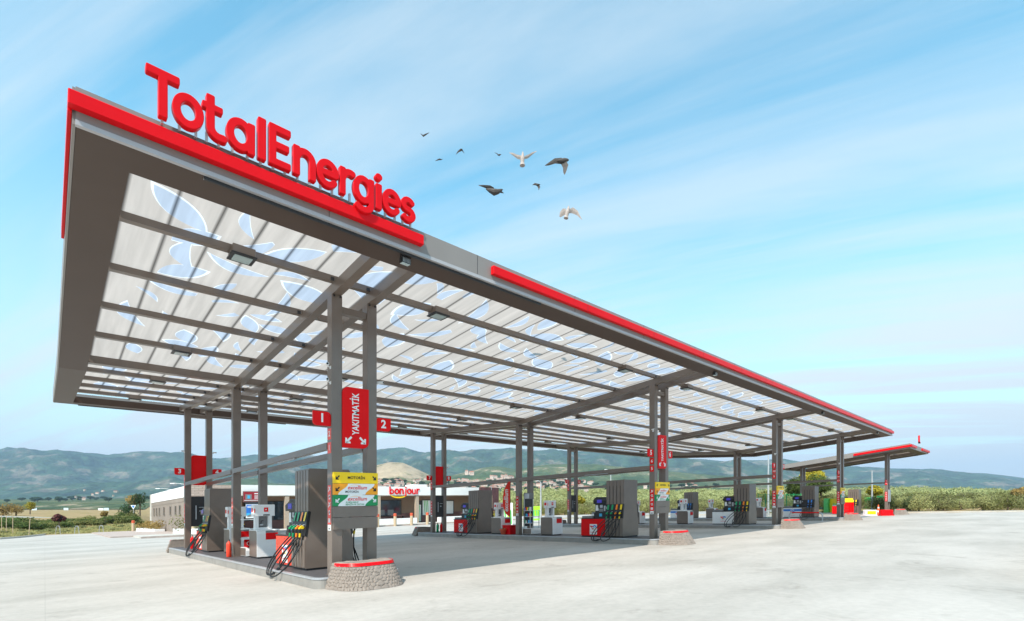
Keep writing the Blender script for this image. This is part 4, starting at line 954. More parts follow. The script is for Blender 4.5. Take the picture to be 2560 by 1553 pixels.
# fuel boards between the near columns
def fuel_board(i, lab, pale=0):
    ix = IX[i]; x0, x1 = ix + .012, ix + GAP + CS - .005; y = YN - .055; org = (x0, y, 1.15)
    t = thing('fuel_board', lab, 'fuel board', (x0, y, G(x0, y) + 1.15), 0, 'fuel grade boards on the front columns'); xm = (x0 + x1) / 2
    rows = [(2.135, 2.37, boardy), (1.895, 2.128, boardo), (1.655, 1.888, boardg), (1.425, 1.645, steel), (1.17, 1.412, steel)]
    cols = rows
    for k, (z0, z1, m) in enumerate(rows):
        mb = MB(*org); mb.bbox(x0, x1, y, y + .05, z0, z1, m, .003) if False else mb.box(x0, x1, y, y + .05, z0, z1, m)
        if k in (1, 2):
            hh = z1 - z0
            def curve(xa, s_): return [(xa + s_ * .13 * (1 - math.cos(math.pi * u)) / 2 * 2, z0 + hh * u) for u in [q / 8 for q in range(9)]]
            lft = curve(x0 + .10, .85); rgt = curve(x1 - .30, .85)
            P = lft + rgt[::-1]
            P = [(a, b) for a, b in lft] + [(a, b) for a, b in reversed(rgt)]
            mb.poly([(a, y - .0015, b) for a, b in P], [tuple(range(len(P)))], white)
            mb.text('excellium', (xm + .02, y - .003, z0 + hh * .64), UX, UZ, .118, redp, .001, shear=.25, bold=.012, sx=.98)
            mb.poly([(xm - .16 + .03 * q, y - .0025, z0 + hh * (.80 + .12 * math.sin(math.pi * q / 9))) for q in range(10)] + [(xm - .16 + .03 * q, y - .0025, z0 + hh * (.80 + .08 * math.sin(math.pi * q / 9))) for q in range(9, -1, -1)], [tuple(range(20))], boardo)
            if k == 1: mb.text('MOTORİN', (xm - .10, y - .003, z0 + hh * .26), UX, UZ, .062, ink, .001, bold=.02)
            else:
                mb.text('KURŞUNSUZ', (xm - .095, y - .003, z0 + hh * .33), UX, UZ, .048, boardg, .001, bold=.02); mb.text('BENZİN 95 OKTAN', (xm - .03, y - .003, z0 + hh * .13), UX, UZ, .048, boardg, .001, bold=.02)
        if k == 0: mb.text('MOTORİN', (xm, y - .003, (z0 + z1) / 2), UX, UZ, .082, ink, .001, bold=.025)
        if k < 3:
            mm = ink if k < 2 else white; arrow(mb, x0 + .085, (z0 + z1) / 2, .085, -1, y - .004, mm); arrow(mb, x1 - .085, (z0 + z1) / 2, .085, 1, y - .004, mm)
        mb.build(['yellow_plate', 'orange_plate', 'green_plate', 'blank_plate', 'blank_plate'][k], t)
fuel_board(0, 'large yellow, orange and green fuel board across the nearest columns'); fuel_board(1, 'fuel board below the red board of signs 5 and 6')
fuel_board(2, 'fuel board on the third island column pair under sign 9'); fuel_board(3, 'fuel board on the last island column pair')
# payment terminals between the far columns
def terminal(i):
    ix = IX[i]; x0, x1 = ix + CS, ix + GAP; y = YC[2] + .04; org = (x0, y, 1.1); t = thing('payment_terminal', 'dark payment terminal board between the far columns of the ' + wh[i], 'payment terminal', (x0, y, G(x0, y) + 1.1), 0, 'payment terminals at the far columns')
    mb = MB(*org); mb.xz([(x0, 1.12), (x1, 1.12), (x1, 2.42), (x0, 2.42)], y, y + .14, dark); mb.build('board', t)
    mb = MB(*org); mb.box(x0 + .20, x1 - .02, y - .05, y - .001, 1.45, 2.0, black); mb.build('screen_unit', t)
    mb = MB(*org); mb.box(x0 + .16, x0 + .198, y - .045, y - .001, 1.42, 2.02, lgrey); mb.box(x0 + .28, x1 - .08, y - .053, y - .0505, 1.93, 1.95, lgrey); mb.box(x0 + .30, x1 - .16, y - .053, y - .0505, 1.76, 1.80, lgrey); mb.build('side_trim', t)
for i in range(3): terminal(i)
# cctv cameras
def cctv(i, j, dx_, z, side, lab):
    x = IX[i] + dx_; y = YC[j] + .06; t = thing('security_camera', lab, 'security camera', (x, y, G(x, y) + z), 0, 'white security cameras on the columns')
    mb = MB(slope=False); mb.tube([(0, 0, 0), (side * .06, -.01, .01), (side * .07, -.02, .04)], .012, white, 6); mb.box(min(0, side * .01), max(0, side * .01), -.03, .03, -.03, .03, white); mb.build('bracket', t)
    mb = MB(slope=False); mb.tube([(side * .05, .02, .05), (side * .12, -.13, .035)], [.028, .030], white, 10); mb.tube([(side * .1205, -.131, .035), (side * .122, -.134, .035)], .022, black, 10); mb.build('body', t)
for a in ((0, 0, 0, 4.56, -1, 'upper white camera on the left nearest column'), (0, 0, 0, 4.24, -1, 'lower white camera on the left nearest column, above sign 1'), (0, 0, GAP + CS, 4.36, 1, 'white camera on the right nearest column, above sign 2'),
          (1, 0, 0, 4.32, -1, 'white camera above sign 5'), (2, 0, 0, 4.1, -1, 'white camera on the sign 9 column'), (3, 0, 0, 4.1, -1, 'white camera on the last front column'),
          (0, 2, 0, 4.3, -1, 'small camera left of the plain red board of signs 3 and 4'), (0, 2, GAP + CS, 4.3, 1, 'small camera right of the plain red board, above sign 4'), (1, 2, GAP + CS, 4.1, 1, 'small camera above sign 8')): cctv(*a)

# ================================================================== SMALL FAR CANOPY
c2 = thing('canopy', 'small far silver canopy with red band, at the right edge behind the large canopy', 'canopy', (53.7, 7.86, G(53.7, 7.86)))
def B2(): return MB(53.7, 7.86, 0)
def S2(y): return 5.72 - .0985 * (y - 7.86)
def sl2(mb, x0, x1, ya, yb, za, zb, m):
    pts = [(x0, ya, S2(ya) + za), (x1, ya, S2(ya) + za), (x1, yb, S2(yb) + za), (x0, yb, S2(yb) + za), (x0, ya, S2(ya) + zb), (x1, ya, S2(ya) + zb), (x1, yb, S2(yb) + zb), (x0, yb, S2(yb) + zb)]
    mb.poly(pts, [(3, 2, 1, 0), (4, 5, 6, 7), (0, 1, 5, 4), (1, 2, 6, 5), (2, 3, 7, 6), (3, 0, 4, 7)], m)
mb = B2(); sl2(mb, 53.7, 53.74, 7.86, 18.4, 0, .42, fasc); mb.build('side_fascia', c2); mb = B2(); sl2(mb, 53.7, 63.2, 7.83, 7.857, .0, .40, fasc); mb.build('front_fascia', c2)
mb = B2(); sl2(mb, 53.745, 54.3, 7.87, 18.3, .01, .25, soff); sl2(mb, 54.3, 63.1, 7.87, 8.5, .01, .25, soff); sl2(mb, 54.3, 63.1, 17.9, 18.3, .01, .25, soff); sl2(mb, 62.6, 63.2, 8.5, 17.9, .01, .25, soff); mb.build('soffit', c2)
mb = B2(); sl2(mb, 54.25, 62.7, 8.45, 18.0, .34, .36, sheet); mb.build('roof_sheet', c2)
for x in (56.05, 56.75, 60.5, 61.2): mb = B2(); sl2(mb, x, x + .17, 8.5, 17.9, -.02, .2, steel); mb.build('beam', c2)
for y in (10, 12, 14, 16): mb = B2(); mb.box(54.3, 62.6, y, y + .1, S2(y) + .2, S2(y) + .33, steel); mb.build('purlin', c2)
mb = B2(); sl2(mb, 53.58, 53.695, 7.72, 11.9, .12, .30, red); sl2(mb, 53.6, 56.2, 7.72, 7.825, .12, .30, red); mb.build('red_band', c2); mb = B2(); sl2(mb, 59.2, 63.3, 7.72, 7.825, .12, .30, red); mb.build('red_band', c2)
for x in (56.0, 56.75):
    for y in (9.8, 16.8): mb = B2(); mb.bbox(x, x + CS, y, y + CS, -.02, S2(y) + .0, steel, .006); mb.build('column', c2)
mb = B2(); mb.box(56.05, 56.15, 10.03, 16.8, 2.87, 3.0, steel); mb.build('tie_bar', c2)
t = thing('roof_sign', 'thin red sign seen edge-on above the small far canopy', 'sign', (58.1, 7.8, G(58.1, 7.8) + 6.2)); mb = MB(slope=False); mb.box(0, .45, 0, .12, .25, .30 + .08, red); mb.box(0, .13, 0, .12, .25, .95, red); mb.build('letter', t); mb = MB(slope=False); mb.tube([(.07, .06, -.15), (.07, .06, .25)], .02, galv, 6); mb.build('post', t)
for (x, y, lab) in ((56.0, 9.8, 'red pictogram strip on the far small canopy column'),):
    t = thing('warning_strip', lab, 'sticker strip', (x - .004, y, G(x, y))); mb = MB(slope=False); mb.box(-.004, .0, .03, CS - .03, 1.25, 2.1, redp); mb.box(-.004, 0, .03, CS - .03, 2.75, 3.2, redp); mb.build('film', t)
    mb = MB(slope=False)
    for k in range(5): mb.box(-.006, -.0045, .07, CS - .07, 1.33 + k * .16, 1.37 + k * .16, white); mb.box(-.006, -.0045, .09, .12, 1.33 + k * .16, 1.43 + k * .16, white)
    for z_ in (2.85, 3.05): mb.box(-.006, -.0045, .09, .13, z_, z_ + .1, white)
    mb.build('pictogram', t)
t = thing('blank_board', 'pale stacked panels beside the far small canopy column', 'board', L(56.02, 9.74)); mb = MB(slope=False); mb.box(0, .95, 0, .04, 1.2, 2.3, lgrey); mb.build('panel', t)
t = thing('pump_island', 'low pump island under the small far canopy', 'pump island', L(56.6, 0)); mb = MB(0, 0, 0); mb.xy(rounded_rect(-.95, .95, 9.4, 18.0, .22), -.04, .12, kerbm); mb.build('kerb', t)
# cone, barriers, hoop, red unit
t = thing('traffic_cone', 'orange and white traffic cone near the small far canopy', 'traffic cone', L(*at_ground(2196, 1288)))
mb = MB(slope=False); mb.box(-.22, .22, -.22, .22, 0, .04, cone_o)
prof = [(.17, .04), (.14, .2)]; mb.lathe([(.17, .04), (.135, .26)], 0, 0, cone_o, 14); mb.lathe([(.135, .261), (.11, .42)], 0, 0, white, 14); mb.lathe([(.11, .421), (.08, .62)], 0, 0, cone_o, 14); mb.lathe([(.08, .621), (.062, .74)], 0, 0, white, 14); mb.lathe([(.062, .741), (.03, .96)], 0, 0, cone_o, 14); mb.build('body', t)
for px, col, lab in ((2175, yellow, 'white and yellow barrier block left of the traffic cone'), (2215, red, 'red barrier block right of the traffic cone')):
    x, y = at_ground(px, 1289.5); t = thing('barrier_block', lab, 'barrier', L(x, y), A - R(90), 'barrier blocks by the cone')
    mb = MB(slope=False); mb.bbox(-.52, .52, -.2, .2, 0, .52, col if col is red else white, .05); mb.box(-.56, .56, -.24, .24, 0, .08, col if col is red else white); mb.build('body', t)
    mb = MB(slope=False); mb.box(-.38, .38, -.212, -.201, .12, .42, col); mb.build('panel', t)
t = thing('hoop_barrier', 'grey hoop barrier with red top before the blue and white gas pump', 'barrier', PL(3, -1.55, 11.0, 0))
mb = MB(slope=False); mb.tube([(0, 0, 0), (0, 0, .45), (0, .08, .56), (0, .2, .60)], .045, galv, 10); mb.tube([(0, 2.0, .60), (0, 2.12, .56), (0, 2.2, .45), (0, 2.2, 0)], .045, galv, 10); mb.build('leg', t)
mb = MB(slope=False); mb.tube([(0, .2, .60), (0, 2.0, .60)], .046, redp, 10); mb.build('top_rail', t)
t = thing('hose_unit', 'red equipment unit with yellow header, between last columns and far pump', 'equipment unit', L(*at_ground(2117, 1290)), A - R(90))
mb = MB(slope=False); mb.bbox(-.45, .45, -.3, .3, 0, 1.25, redp, .02); mb.build('body', t); mb = MB(slope=False); mb.bbox(-.42, .36, -.32, .32, 1.25, 1.62, yellow, .02); mb.build('header', t)
mb = MB(slope=False)
for x_ in (.1, .35): mb.tube([(x_, -.34, .1), (x_, -.36, 1.2)], .05, red, 8)
for z_ in (.3, .55, .8): mb.box(-.45, -.05, -.315, -.302, z_, z_ + .03, dark)
mb.build('pipe', t)

# ================================================================== SHOP
YB = 53.0; YW = 55.0; XB0, XB1 = 9.68, 43.9
tanp = mat('tan_pillar_paint', (.42, .33, .25), .7, 0, .06)
shop = thing('shop_building', 'long low white banded shop with brown walls behind the pumps', 'shop', L(XB0, YB))
def HB(): return MB(XB0, YB, 0)
mb = HB(); mb.box(XB0, 13.85, YB, YB + .3, 0, 4.5, ledge); mb.box(13.55, 13.85, YB + .3, YW, 0, 4.5, ledge); mb.build('stone_wall', shop)
mb = HB(); mb.box(13.851, 44.6, YB - .05, YB + .25, 3.50, 4.53, whitew); mb.build('white_band', shop)
mb = HB(); mb.box(13.851, 44.6, YB + .25, YW, 3.46, 3.56, conc); mb.build('canopy_slab', shop)
mb = HB(); mb.box(XB0, XB0 + .25, YB + .31, 75.5, 0, 3.45, sidew); mb.box(XB0 - .03, XB0 + .25, YB + .31, 75.5, 3.05, 3.08, sidew); mb.build('side_wall', shop)
mb = HB(); mb.box(XB0 - .04, XB0 + .25, YB + .31, 75.5, 3.451, 4.5, whitew); mb.box(XB0 - .06, XB0 + .25, 75.5, 76.6, 0, 4.5, conc); mb.build('side_band', shop)
mb = HB(); mb.box(13.851, 43.9, YW, YW + .25, 1.35, 3.46, brownw); mb.build('wall', shop)
mb = HB(); mb.box(13.851, 43.9, YW - .05, YW + .25, 0, 1.349, plumw); mb.build('plinth', shop)
mb = HB(); mb.box(XB0 + .26, 43.9, YB + .32, 75.5, 4.2, 4.3, conc); mb.box(22.6, 24.2, YB + 3, YB + 5, 4.3, 5.25, whitew); mb.box(35.5, 37.6, YB + 4, YB + 6, 4.3, 5.1, whitew); mb.build('roof', shop)
for y in (57.5, 59.7, 62.5, 66.3, 69.4, 71.4, 73.2):
    mb = HB(); mb.box(XB0 - .02, XB0 - .003, y, y + .75, 1.85, 2.72, glass); mb.box(XB0 - .05, XB0 - .003, y - .06, y, 1.8, 2.78, sidew); mb.box(XB0 - .05, XB0 - .003, y + .75, y + .81, 1.8, 2.78, sidew); mb.box(XB0 - .05, XB0 - .003, y - .06, y + .81, 1.79, 1.85, sidew); mb.build('side_window', shop)
def window(x0, x1, z0, z1, blinds=None):
    mb = HB(); w = .10
    for a in ((x0, x1, z0, z0 + w), (x0, x1, z1 - w, z1), (x0, x0 + w, z0 + w, z1 - w), (x1 - w, x1, z0 + w, z1 - w)): mb.box(a[0], a[1], YW - .10, YW - .052, a[2], a[3], dark)
    fr__ = mb.build('window', shop)
    mb = HB(); mb.box(x0 + w, x1 - w, YW - .07, YW - .055, z0 + w, z1 - w, glass if not blinds else blinds); pn = mb.build('pane', fr__)
    return fr__
window(14.6, 19.4, 1.0, 3.0); window(20.0, 24.8, 1.0, 3.0); window(28.9, 32.5, 1.0, 3.0); window(35.5, 38.9, .9, 3.0, white); window(39.2, 40.6, 1.0, 2.9, white)
for x in (20.6, 29.4, 30.6):
    mb = HB(); mb.box(x, x + .8, YW - .085, YW - .072, 1.15, 1.8, grey); mb.build('window_display', shop)
mb = HB(); mb.box(34.5, 35.45, YW - .10, YW - .052, 0, 2.9, dark); dr = mb.build('door', shop)
mb = HB(); mb.box(34.62, 35.33, YW - .12, YW - .101, .25, 2.35, white)
for k, x in enumerate((34.7, 34.86, 35.05)): mb.poly([(x, YW - .1215, 2.3), (x + .10, YW - .1215, 2.3), (x + .22, YW - .1215, .3), (x + .15, YW - .1215, .3)], [(0, 1, 2, 3)], stripeg)
mb.box(34.6, 35.0, YW - .13, YW - .122, 2.0, 2.2, redp); mb.build('pane', dr)
mb = HB()
for k, x in enumerate((35.8, 36.05, 36.3)): mb.poly([(x, YW - .0715, 2.88), (x + .12, YW - .0715, 2.88), (x + .24, YW - .0715, 1.02), (x + .15, YW - .0715, 1.02)], [(0, 1, 2, 3)], stripeg)
mb.build('green_film', shop)
for x in (17.9, 23.2, 28.2, 33.4, 42.6): mb = HB(); mb.box(x, x + .42, YB + .0, YB + .35, 0, 3.459, tanp); mb.build('pillar', shop)
# bonjour sign
bs = thing('shop_sign', 'red bonjour lettering with yellow smile on the white shop band', 'sign', (29.7, YB - .14, G(29.7, YB) + 3.3))
x = 29.7; sc_ = 1.02
for ch, adv in (('b', .70), ('o', .68), ('n', .66), ('j', .40), ('o', .68), ('u', .68), ('r', .4)):
    letter_mesh(ch, .98, .92, .08, red, x, 3.62, YB - .14, bs, (29.7, YB - .14, 3.3), bev=.01); x += adv * .98
mb = MB(29.7, YB - .14, 3.3); P = arc(30.95, 3.62, 1.15, .46, 197, 343, 14); Q = arc(30.95, 3.66, 1.15, .34, 343, 197, 14); mb.xz(P + Q, YB - .12, YB - .08, boardy); mb.build('smile', bs)
# pavement before the shop
mb = MB(0, 0, 0); mb.box(5.5, 44.9, 47.6, YB + .0, -.1, .12, conc); mb.box(5.4, 45.0, 47.5, 47.65, -.1, .14, pinkst); tag(mb.build('pavement'), kind='structure')
mb = MB(0, 0, 0); mb.box(4.0, XB0, 52.9, 76.0, -.1, .10, pinkst); tag(mb.build('path'), kind='structure')
mb = MB(0, 0, 0); mb.box(62.5, 62.75, -40, 47.5, -.2, .13, conc); mb.box(45.1, 62.4, 47.61, 47.9, -.2, .12, conc); tag(mb.build('kerb'), kind='structure')

LEAF = {}
def leaf_mat(name, c, t_=.35):
    m = bpy.data.materials.new(name); m.use_nodes = True; t = m.node_tree; b = t.nodes['Principled BSDF']; b.inputs['Roughness'].default_value = .7; b.inputs['Specular IOR Level'].default_value = .2
    oi = t.nodes.new('ShaderNodeObjectInfo'); gn = t.nodes.new('ShaderNodeTexCoord'); n = t.nodes.new('ShaderNodeTexNoise'); n.inputs['Scale'].default_value = .45 if 'mass' in name else 1.4; n.inputs['Detail'].default_value = 4
    ad_ = t.nodes.new('ShaderNodeMath'); ad_.operation = 'MULTIPLY_ADD'; ad_.inputs[1].default_value = .45; t.links.new(gn.outputs['Object'], n.inputs['Vector'])
    t.links.new(oi.outputs['Random'], ad_.inputs[0]); t.links.new(n.outputs['Fac'], ad_.inputs[2])
    r = t.nodes.new('ShaderNodeValToRGB'); e = r.color_ramp.elements; e[0].position = .35; e[0].color = (*[v * .60 for v in c], 1); e[1].position = 1.0; e[1].color = (*[min(1, v * 1.5) for v in c], 1)
    t.links.new(ad_.outputs[0], r.inputs[0]); t.links.new(r.outputs[0], b.inputs['Base Color'])
    tr = t.nodes.new('ShaderNodeBsdfTranslucent'); t.links.new(r.outputs[0], tr.inputs[0]); mx_ = t.nodes.new('ShaderNodeMixShader'); mx_.inputs[0].default_value = t_
    t.links.new(b.outputs[0], mx_.inputs[1]); t.links.new(tr.outputs[0], mx_.inputs[2]); t.links.new(mx_.outputs[0], t.nodes['Material Output'].inputs[0])
    return m
olive = leaf_mat('olive_leaves', (.27, .275, .115)); bushg = leaf_mat('bush_leaves', (.17, .175, .055)); treeg = leaf_mat('tree_leaves', (.10, .14, .035)); dryl = leaf_mat('autumn_leaves', (.30, .21, .07)); darkg = leaf_mat('dark_leaves', (.035, .07, .025)); yelg = leaf_mat('yellow_leaves', (.42, .36, .04))
def crown(mb, c, r, n, size, m, rr, flat=.8, lobes=7):
    cx_, cy_, cz_ = c; L_ = []
    for k in range(lobes):
        th = rr.uniform(0, 6.28); ph = rr.uniform(-.3, 1.2); d = r * rr.uniform(.35, .62); L_.append((cx_ + d * math.cos(th) * math.cos(ph), cy_ + d * math.sin(th) * math.cos(ph), cz_ + d * math.sin(ph) * flat, r * rr.uniform(.36, .58)))
    L_.append((cx_, cy_, cz_, r * .6))
    pts = []; fs = []
    for i in range(n):
        lx, ly, lz, lr = rr.choice(L_); v = Vector((rr.gauss(0, 1), rr.gauss(0, 1), rr.gauss(0, 1))).normalized(); d = lr * rr.uniform(.72, 1.06)
        p = Vector((lx, ly, lz)) + Vector((v.x, v.y, v.z * flat)) * d
        nn = (v + Vector((rr.gauss(0, .45), rr.gauss(0, .45), rr.gauss(0, .45) + .25))).normalized(); a = nn.orthogonal().normalized(); b = nn.cross(a); th = rr.uniform(0, 6.28); a, b = a * math.cos(th) + b * math.sin(th), b * math.cos(th) - a * math.sin(th)
        s = size * rr.uniform(.6, 1.3); k = len(pts); pts += [tuple(p + a * s), tuple(p + b * s * .55), tuple(p - a * s), tuple(p - b * s * .55)]; fs.append((k, k + 1, k + 2, k + 3))
    mb.poly(pts, fs, m)
def raw(mb, name, parent=None):
    me = bpy.data.meshes.new(name); me.from_pydata(mb.v, [], mb.f)
    for m in mb.ms: me.materials.append(m)
    me.polygons.foreach_set('material_index', mb.m); me.update(); o = bpy.data.objects.new(name, me); COL.objects.link(o)
    if parent: o.parent = parent
    return o
def plant_tree(name, lab, cat, loc, r, h, n, size, m, seed, group=None, flat=.85, lobes=7):
    rr = random.Random(seed); t = thing(name, lab, cat, loc, rr.uniform(0, 6), group)
    mb = MB(slope=False); hb = h - r * .9
    mb.tube([(0, 0, -.2), (.04, .02, hb * .5), (0, 0, hb), (.1, 0, h - r * .4)], [.07 * r + .03, .055 * r + .02, .04 * r + .02, .02], bark, 7)
    for k in range(4): th = k * 1.6; mb.tube([(0, 0, hb * .8), (r * .35 * math.cos(th), r * .35 * math.sin(th), hb + r * .25), (r * .6 * math.cos(th), r * .6 * math.sin(th), hb + r * .7)], [.03 * r + .01, .02 * r + .008, .008], bark, 5)
    mb.build('trunk', t)
    mb = MB(slope=False); crown(mb, (0, 0, h - r * flat), r, n, size, m, rr, flat, lobes); raw(mb, 'crown', t)
    return t
# ---- wooded slope behind: the 290 nearest trees one by one, the rest as one mass
protos = []; cnt = 0; grp = 'olive trees on the slope behind the forecourt'; far_sites = []
w = 44.0
while w < 152:
    step = 2.2 + max(0, w - 57) * .022; u = (1225 - PX0) * w / F + rnd.uniform(0, 2)
    while u < (2780 - PX0) * w / F:
        ww = w + rnd.uniform(-1.2, 1.2); px = PX0 + u * F / ww; x, y = cam2(px, ww)
        if px > 1222 and ww > bank(px, ww) + 2.2:
            z = terr(px, ww, x, y); s = rnd.uniform(.70, 1.15) * (1 + max(-.15, (w - 57) * .006))
            if cnt < 290:
                if len(protos) < 6: o = plant_tree('olive_tree', 'rounded grey-green olive tree in the front rows of the wooded slope', 'tree', (x, y, z), 1.4 + .08 * len(protos), 1.85 + .08 * len(protos), 1500, .085, (olive, olive, bushg)[len(protos) % 3], 50 + len(protos), grp, .80, 8); protos.append(o)
                else: o = copy_tree(rnd.choice(protos), (x, y, z - .1), rnd.uniform(0, 6.3))
                s *= .84; o.scale = (s, s, s * rnd.uniform(.85, 1.15)); cnt += 1
            else: far_sites.append((x, y, z, s * .84))
        u += step * rnd.uniform(.75, 1.25)
    w += 2.3 + max(0, w - 57) * .03
print('orchard', cnt, len(far_sites))
tv = []
for k in range(5):
    q = MB(slope=False); crown(q, (0, 0, 1.15), 1.5, 420, .17, olive, random.Random(90 + k), .82, 8); tv.append(np.array(q.v))
allv = []
for x, y, z, s in far_sites:
    v = tv[rnd.randrange(5)]; a_ = rnd.uniform(0, 6.3); c_, s_ = math.cos(a_), math.sin(a_); allv.append(np.stack([(v[:, 0] * c_ - v[:, 1] * s_) * s + x, (v[:, 0] * s_ + v[:, 1] * c_) * s + y, v[:, 2] * s + z], 1))
allv = np.concatenate(allv); nq = len(allv) // 4
me = bpy.data.meshes.new('woodland'); me.vertices.add(len(allv)); me.vertices.foreach_set('co', allv.ravel()); me.loops.add(nq * 4); me.loops.foreach_set('vertex_index', np.arange(nq * 4)); me.polygons.add(nq); me.polygons.foreach_set('loop_start', np.arange(nq) * 4); me.materials.append(leaf_mat('olive_mass_leaves', (.29, .31, .14))); me.update(); me.validate()
wd_ = bpy.data.objects.new('woodland', me); COL.objects.link(wd_); tag(wd_, kind='stuff')
# a few taller trees right of the third island
for (px, w, r, h, m, lab) in ((1990, 62, 1.9, 4.4, treeg, 'tall dark green tree left of the far canopy post'), (2052, 64, 1.9, 4.6, treeg, 'tall bushy tree right of the gas pump'), (2030, 70, 1.6, 5.6, yelg, 'yellowish tree top behind the last island pump'), (2188, 60, 1.0, 2.9, yelg, 'small yellow tree right of the white lamp post'), (2555, 58, 1.0, 2.5, dryl, 'thin yellow tree at the right edge of the slope'), (1445, 62, .9, 3.2, yelg, 'small bright yellow shrub tree behind the third island far columns'), (1915, 60, 1.0, 3.0, bushg, 'green bush left of the tall white pole')):
    x, y = cam2(px, w); plant_tree('tree', lab, 'tree', (x, y, terr(px, w, x, y)), r, h, 1700, .15, m, int(px))

# ---- left side: verge, shrubs, kerb
def hedge_bush(lab, px, w, r, m, seed, n=700, flat=.75, grp_=None, proto=None, s=1.):
    x, y = cam2(px, w); z = terr(px, w, x, y) + r * .35
    t = thing('shrub', lab, 'shrub', (x, y, z), 0, grp_); mb = MB(slope=False); crown(mb, (0, 0, 0), r, n, .11, m, random.Random(seed), flat, 6); raw(mb, 'foliage', t); return t
hb = [hedge_bush('dark green shrub in the low hedge left of the shop', 330, 78, 1.2, bushg, 3, grp_='shrubs of the low hedge left of the shop'), hedge_bush('dark green shrub in the low hedge left of the shop', 300, 82, 1.1, treeg, 4, grp_='shrubs of the low hedge left of the shop')]
for k in range(66):
    px = -60 + k * 6.9; w = 59 + max(0, px) * .045 + rnd.uniform(-1.5, 5); x, y = cam2(px, w); o = copy_tree(rnd.choice(hb), (x, y, terr(px, w, x, y) + .25), rnd.uniform(0, 6)); s = rnd.uniform(.7, 1.15); o.scale = (s * 1.2, s * 1.2, s * .8)
lowb = hedge_bush('low silvery green ground shrub along the forecourt edge', 120, 60, .55, olive, 8, 260, .7, 'low shrubs along the left forecourt edge')
for k in range(60):
    px = rnd.uniform(-80, 375); w = interp(px, [(-900, 39), (0, 47), (105, 58), (335, 62.5), (380, 62)]) + rnd.uniform(0, 7); x, y = cam2(px, w); o = copy_tree(lowb, (x, y, terr(px, w, x, y) + .12), rnd.uniform(0, 6)); s = rnd.uniform(.6, 1.1); o.scale = (s, s, s * .7)
mb = MB(slope=False); P = []
for px, w in ((-500, 42), (-100, 44.6), (0, 45.6), (50, 48.5), (100, 54), (118, 58)):
    x, y = cam2(px, w); x2, y2 = cam2(px, w + .45); P.append(((x, y), (x2, y2)))
for (a, b), (c, d) in zip(P, P[1:]):
    pts = [(a[0], a[1], G(*a) - .1), (c[0], c[1], G(*c) - .1), (d[0], d[1], G(*d) - .1), (b[0], b[1], G(*b) - .1)]; pts += [(p[0], p[1], p[2] + .26) for p in pts]
    mb.poly(pts, [(0, 1, 5, 4), (1, 2, 6, 5), (2, 3, 7, 6), (3, 0, 4, 7), (4, 5, 6, 7)], conc)
tag(mb.build('kerb'), kind='structure')
# forecourt extension to the left and behind
mb = MB(0, 0, 0); mb.box(-60, 9.0, 47.6, 95, -.02, -.004, gm); tag(mb.build('forecourt'), kind='structure')
for px, w, r, h, m, lab in ((40, 120, 2.2, 3.4, dryl, 'golden yellow tree at the left edge beyond the field'), (8, 118, 2.4, 3.4, dryl, 'rusty low tree at the far left edge'), (75, 130, 1.5, 3.4, yelg, 'tall thin golden tree second from the left edge'), (335, 110, 1.9, 5.2, dryl, 'orange brown tree left of the white shop corner'), (350, 108, 1.9, 5.4, darkg, 'dark conical tree left of the white shop corner'), (322, 105, 1.8, 3.6, darkg, 'low dark tree left of the conical tree'), (148, 64, .7, 2.0, leaf_mat('plum_leaves', (.16, .05, .05)), 'small plum-red tree in the left hedge'), (262, 70, .5, 1.9, dryl, 'small reddish sapling right of the plum-red tree')):
    x, y = cam2(px, w); plant_tree('tree', lab, 'tree', (x, y, terr(px, w, x, y)), r, h, 900, .16, m, int(px) + 3, flat=1.3 if 'conical' in lab else .9)
for px, lab in ((4, 'leftmost pale wooden stake by the left kerb'), (16, 'second pale wooden stake from the left edge'), (32, 'third pale wooden stake from the left edge'), (72, 'leaning pale stake right of the other stakes')):
    x, y = cam2(px, 53); t = thing('wooden_stake', lab, 'stake', (x, y, terr(px, 53, x, y)), 0, 'wooden stakes by the left kerb'); mb = MB(slope=False); mb.tube([(0, 0, -.1), (.1 if 'lean' in lab else 0, -.15 if 'lean' in lab else 0, 1.9)], .035, wood, 6); mb.build('pole', t)
# grass stuff
mbg = MB(slope=False); pts = []; fs = []
for k in range(15000):
    px = rnd.uniform(-120, 378); e = interp(px, [(-900, 38), (0, 46.6), (105, 57), (335, 61), (380, 61)]); w = e + abs(rnd.gauss(0, 5)); x, y = cam2(px, w); z = terr(px, w, x, y); h = rnd.uniform(.08, .28); a = rnd.uniform(0, 6.3); b0 = len(pts); dx_, dy_ = .05 * math.cos(a), .05 * math.sin(a)
    pts += [(x - dx_, y - dy_, z), (x + dx_, y + dy_, z), (x + rnd.uniform(-.08, .08), y + rnd.uniform(-.08, .08), z + h)]; fs.append((b0, b0 + 1, b0 + 2))
mbg.poly(pts, fs, leaf_mat('grass_blades', (.36, .33, .14))); tag(raw(mbg, 'grass'), kind='stuff')
x, y = cam2(334, 92); t = thing('road_sign', 'small blue and white triangular road sign left of the shop', 'road sign', (x, y, terr(334, 92, x, y)), A - R(90)); mb = MB(slope=False); mb.tube([(0, 0, 0), (0, 0, 1.7)], .04, galv, 6); mb.build('pole', t); mb = MB(slope=False); mb.xz([(-.5, 2.3), (.5, 2.3), (0, 1.5)], -.08, -.05, white); mb.xz([(-.3, 2.2), (.3, 2.2), (0, 1.72)], -.09, -.081, blue); mb.build('plate', t)
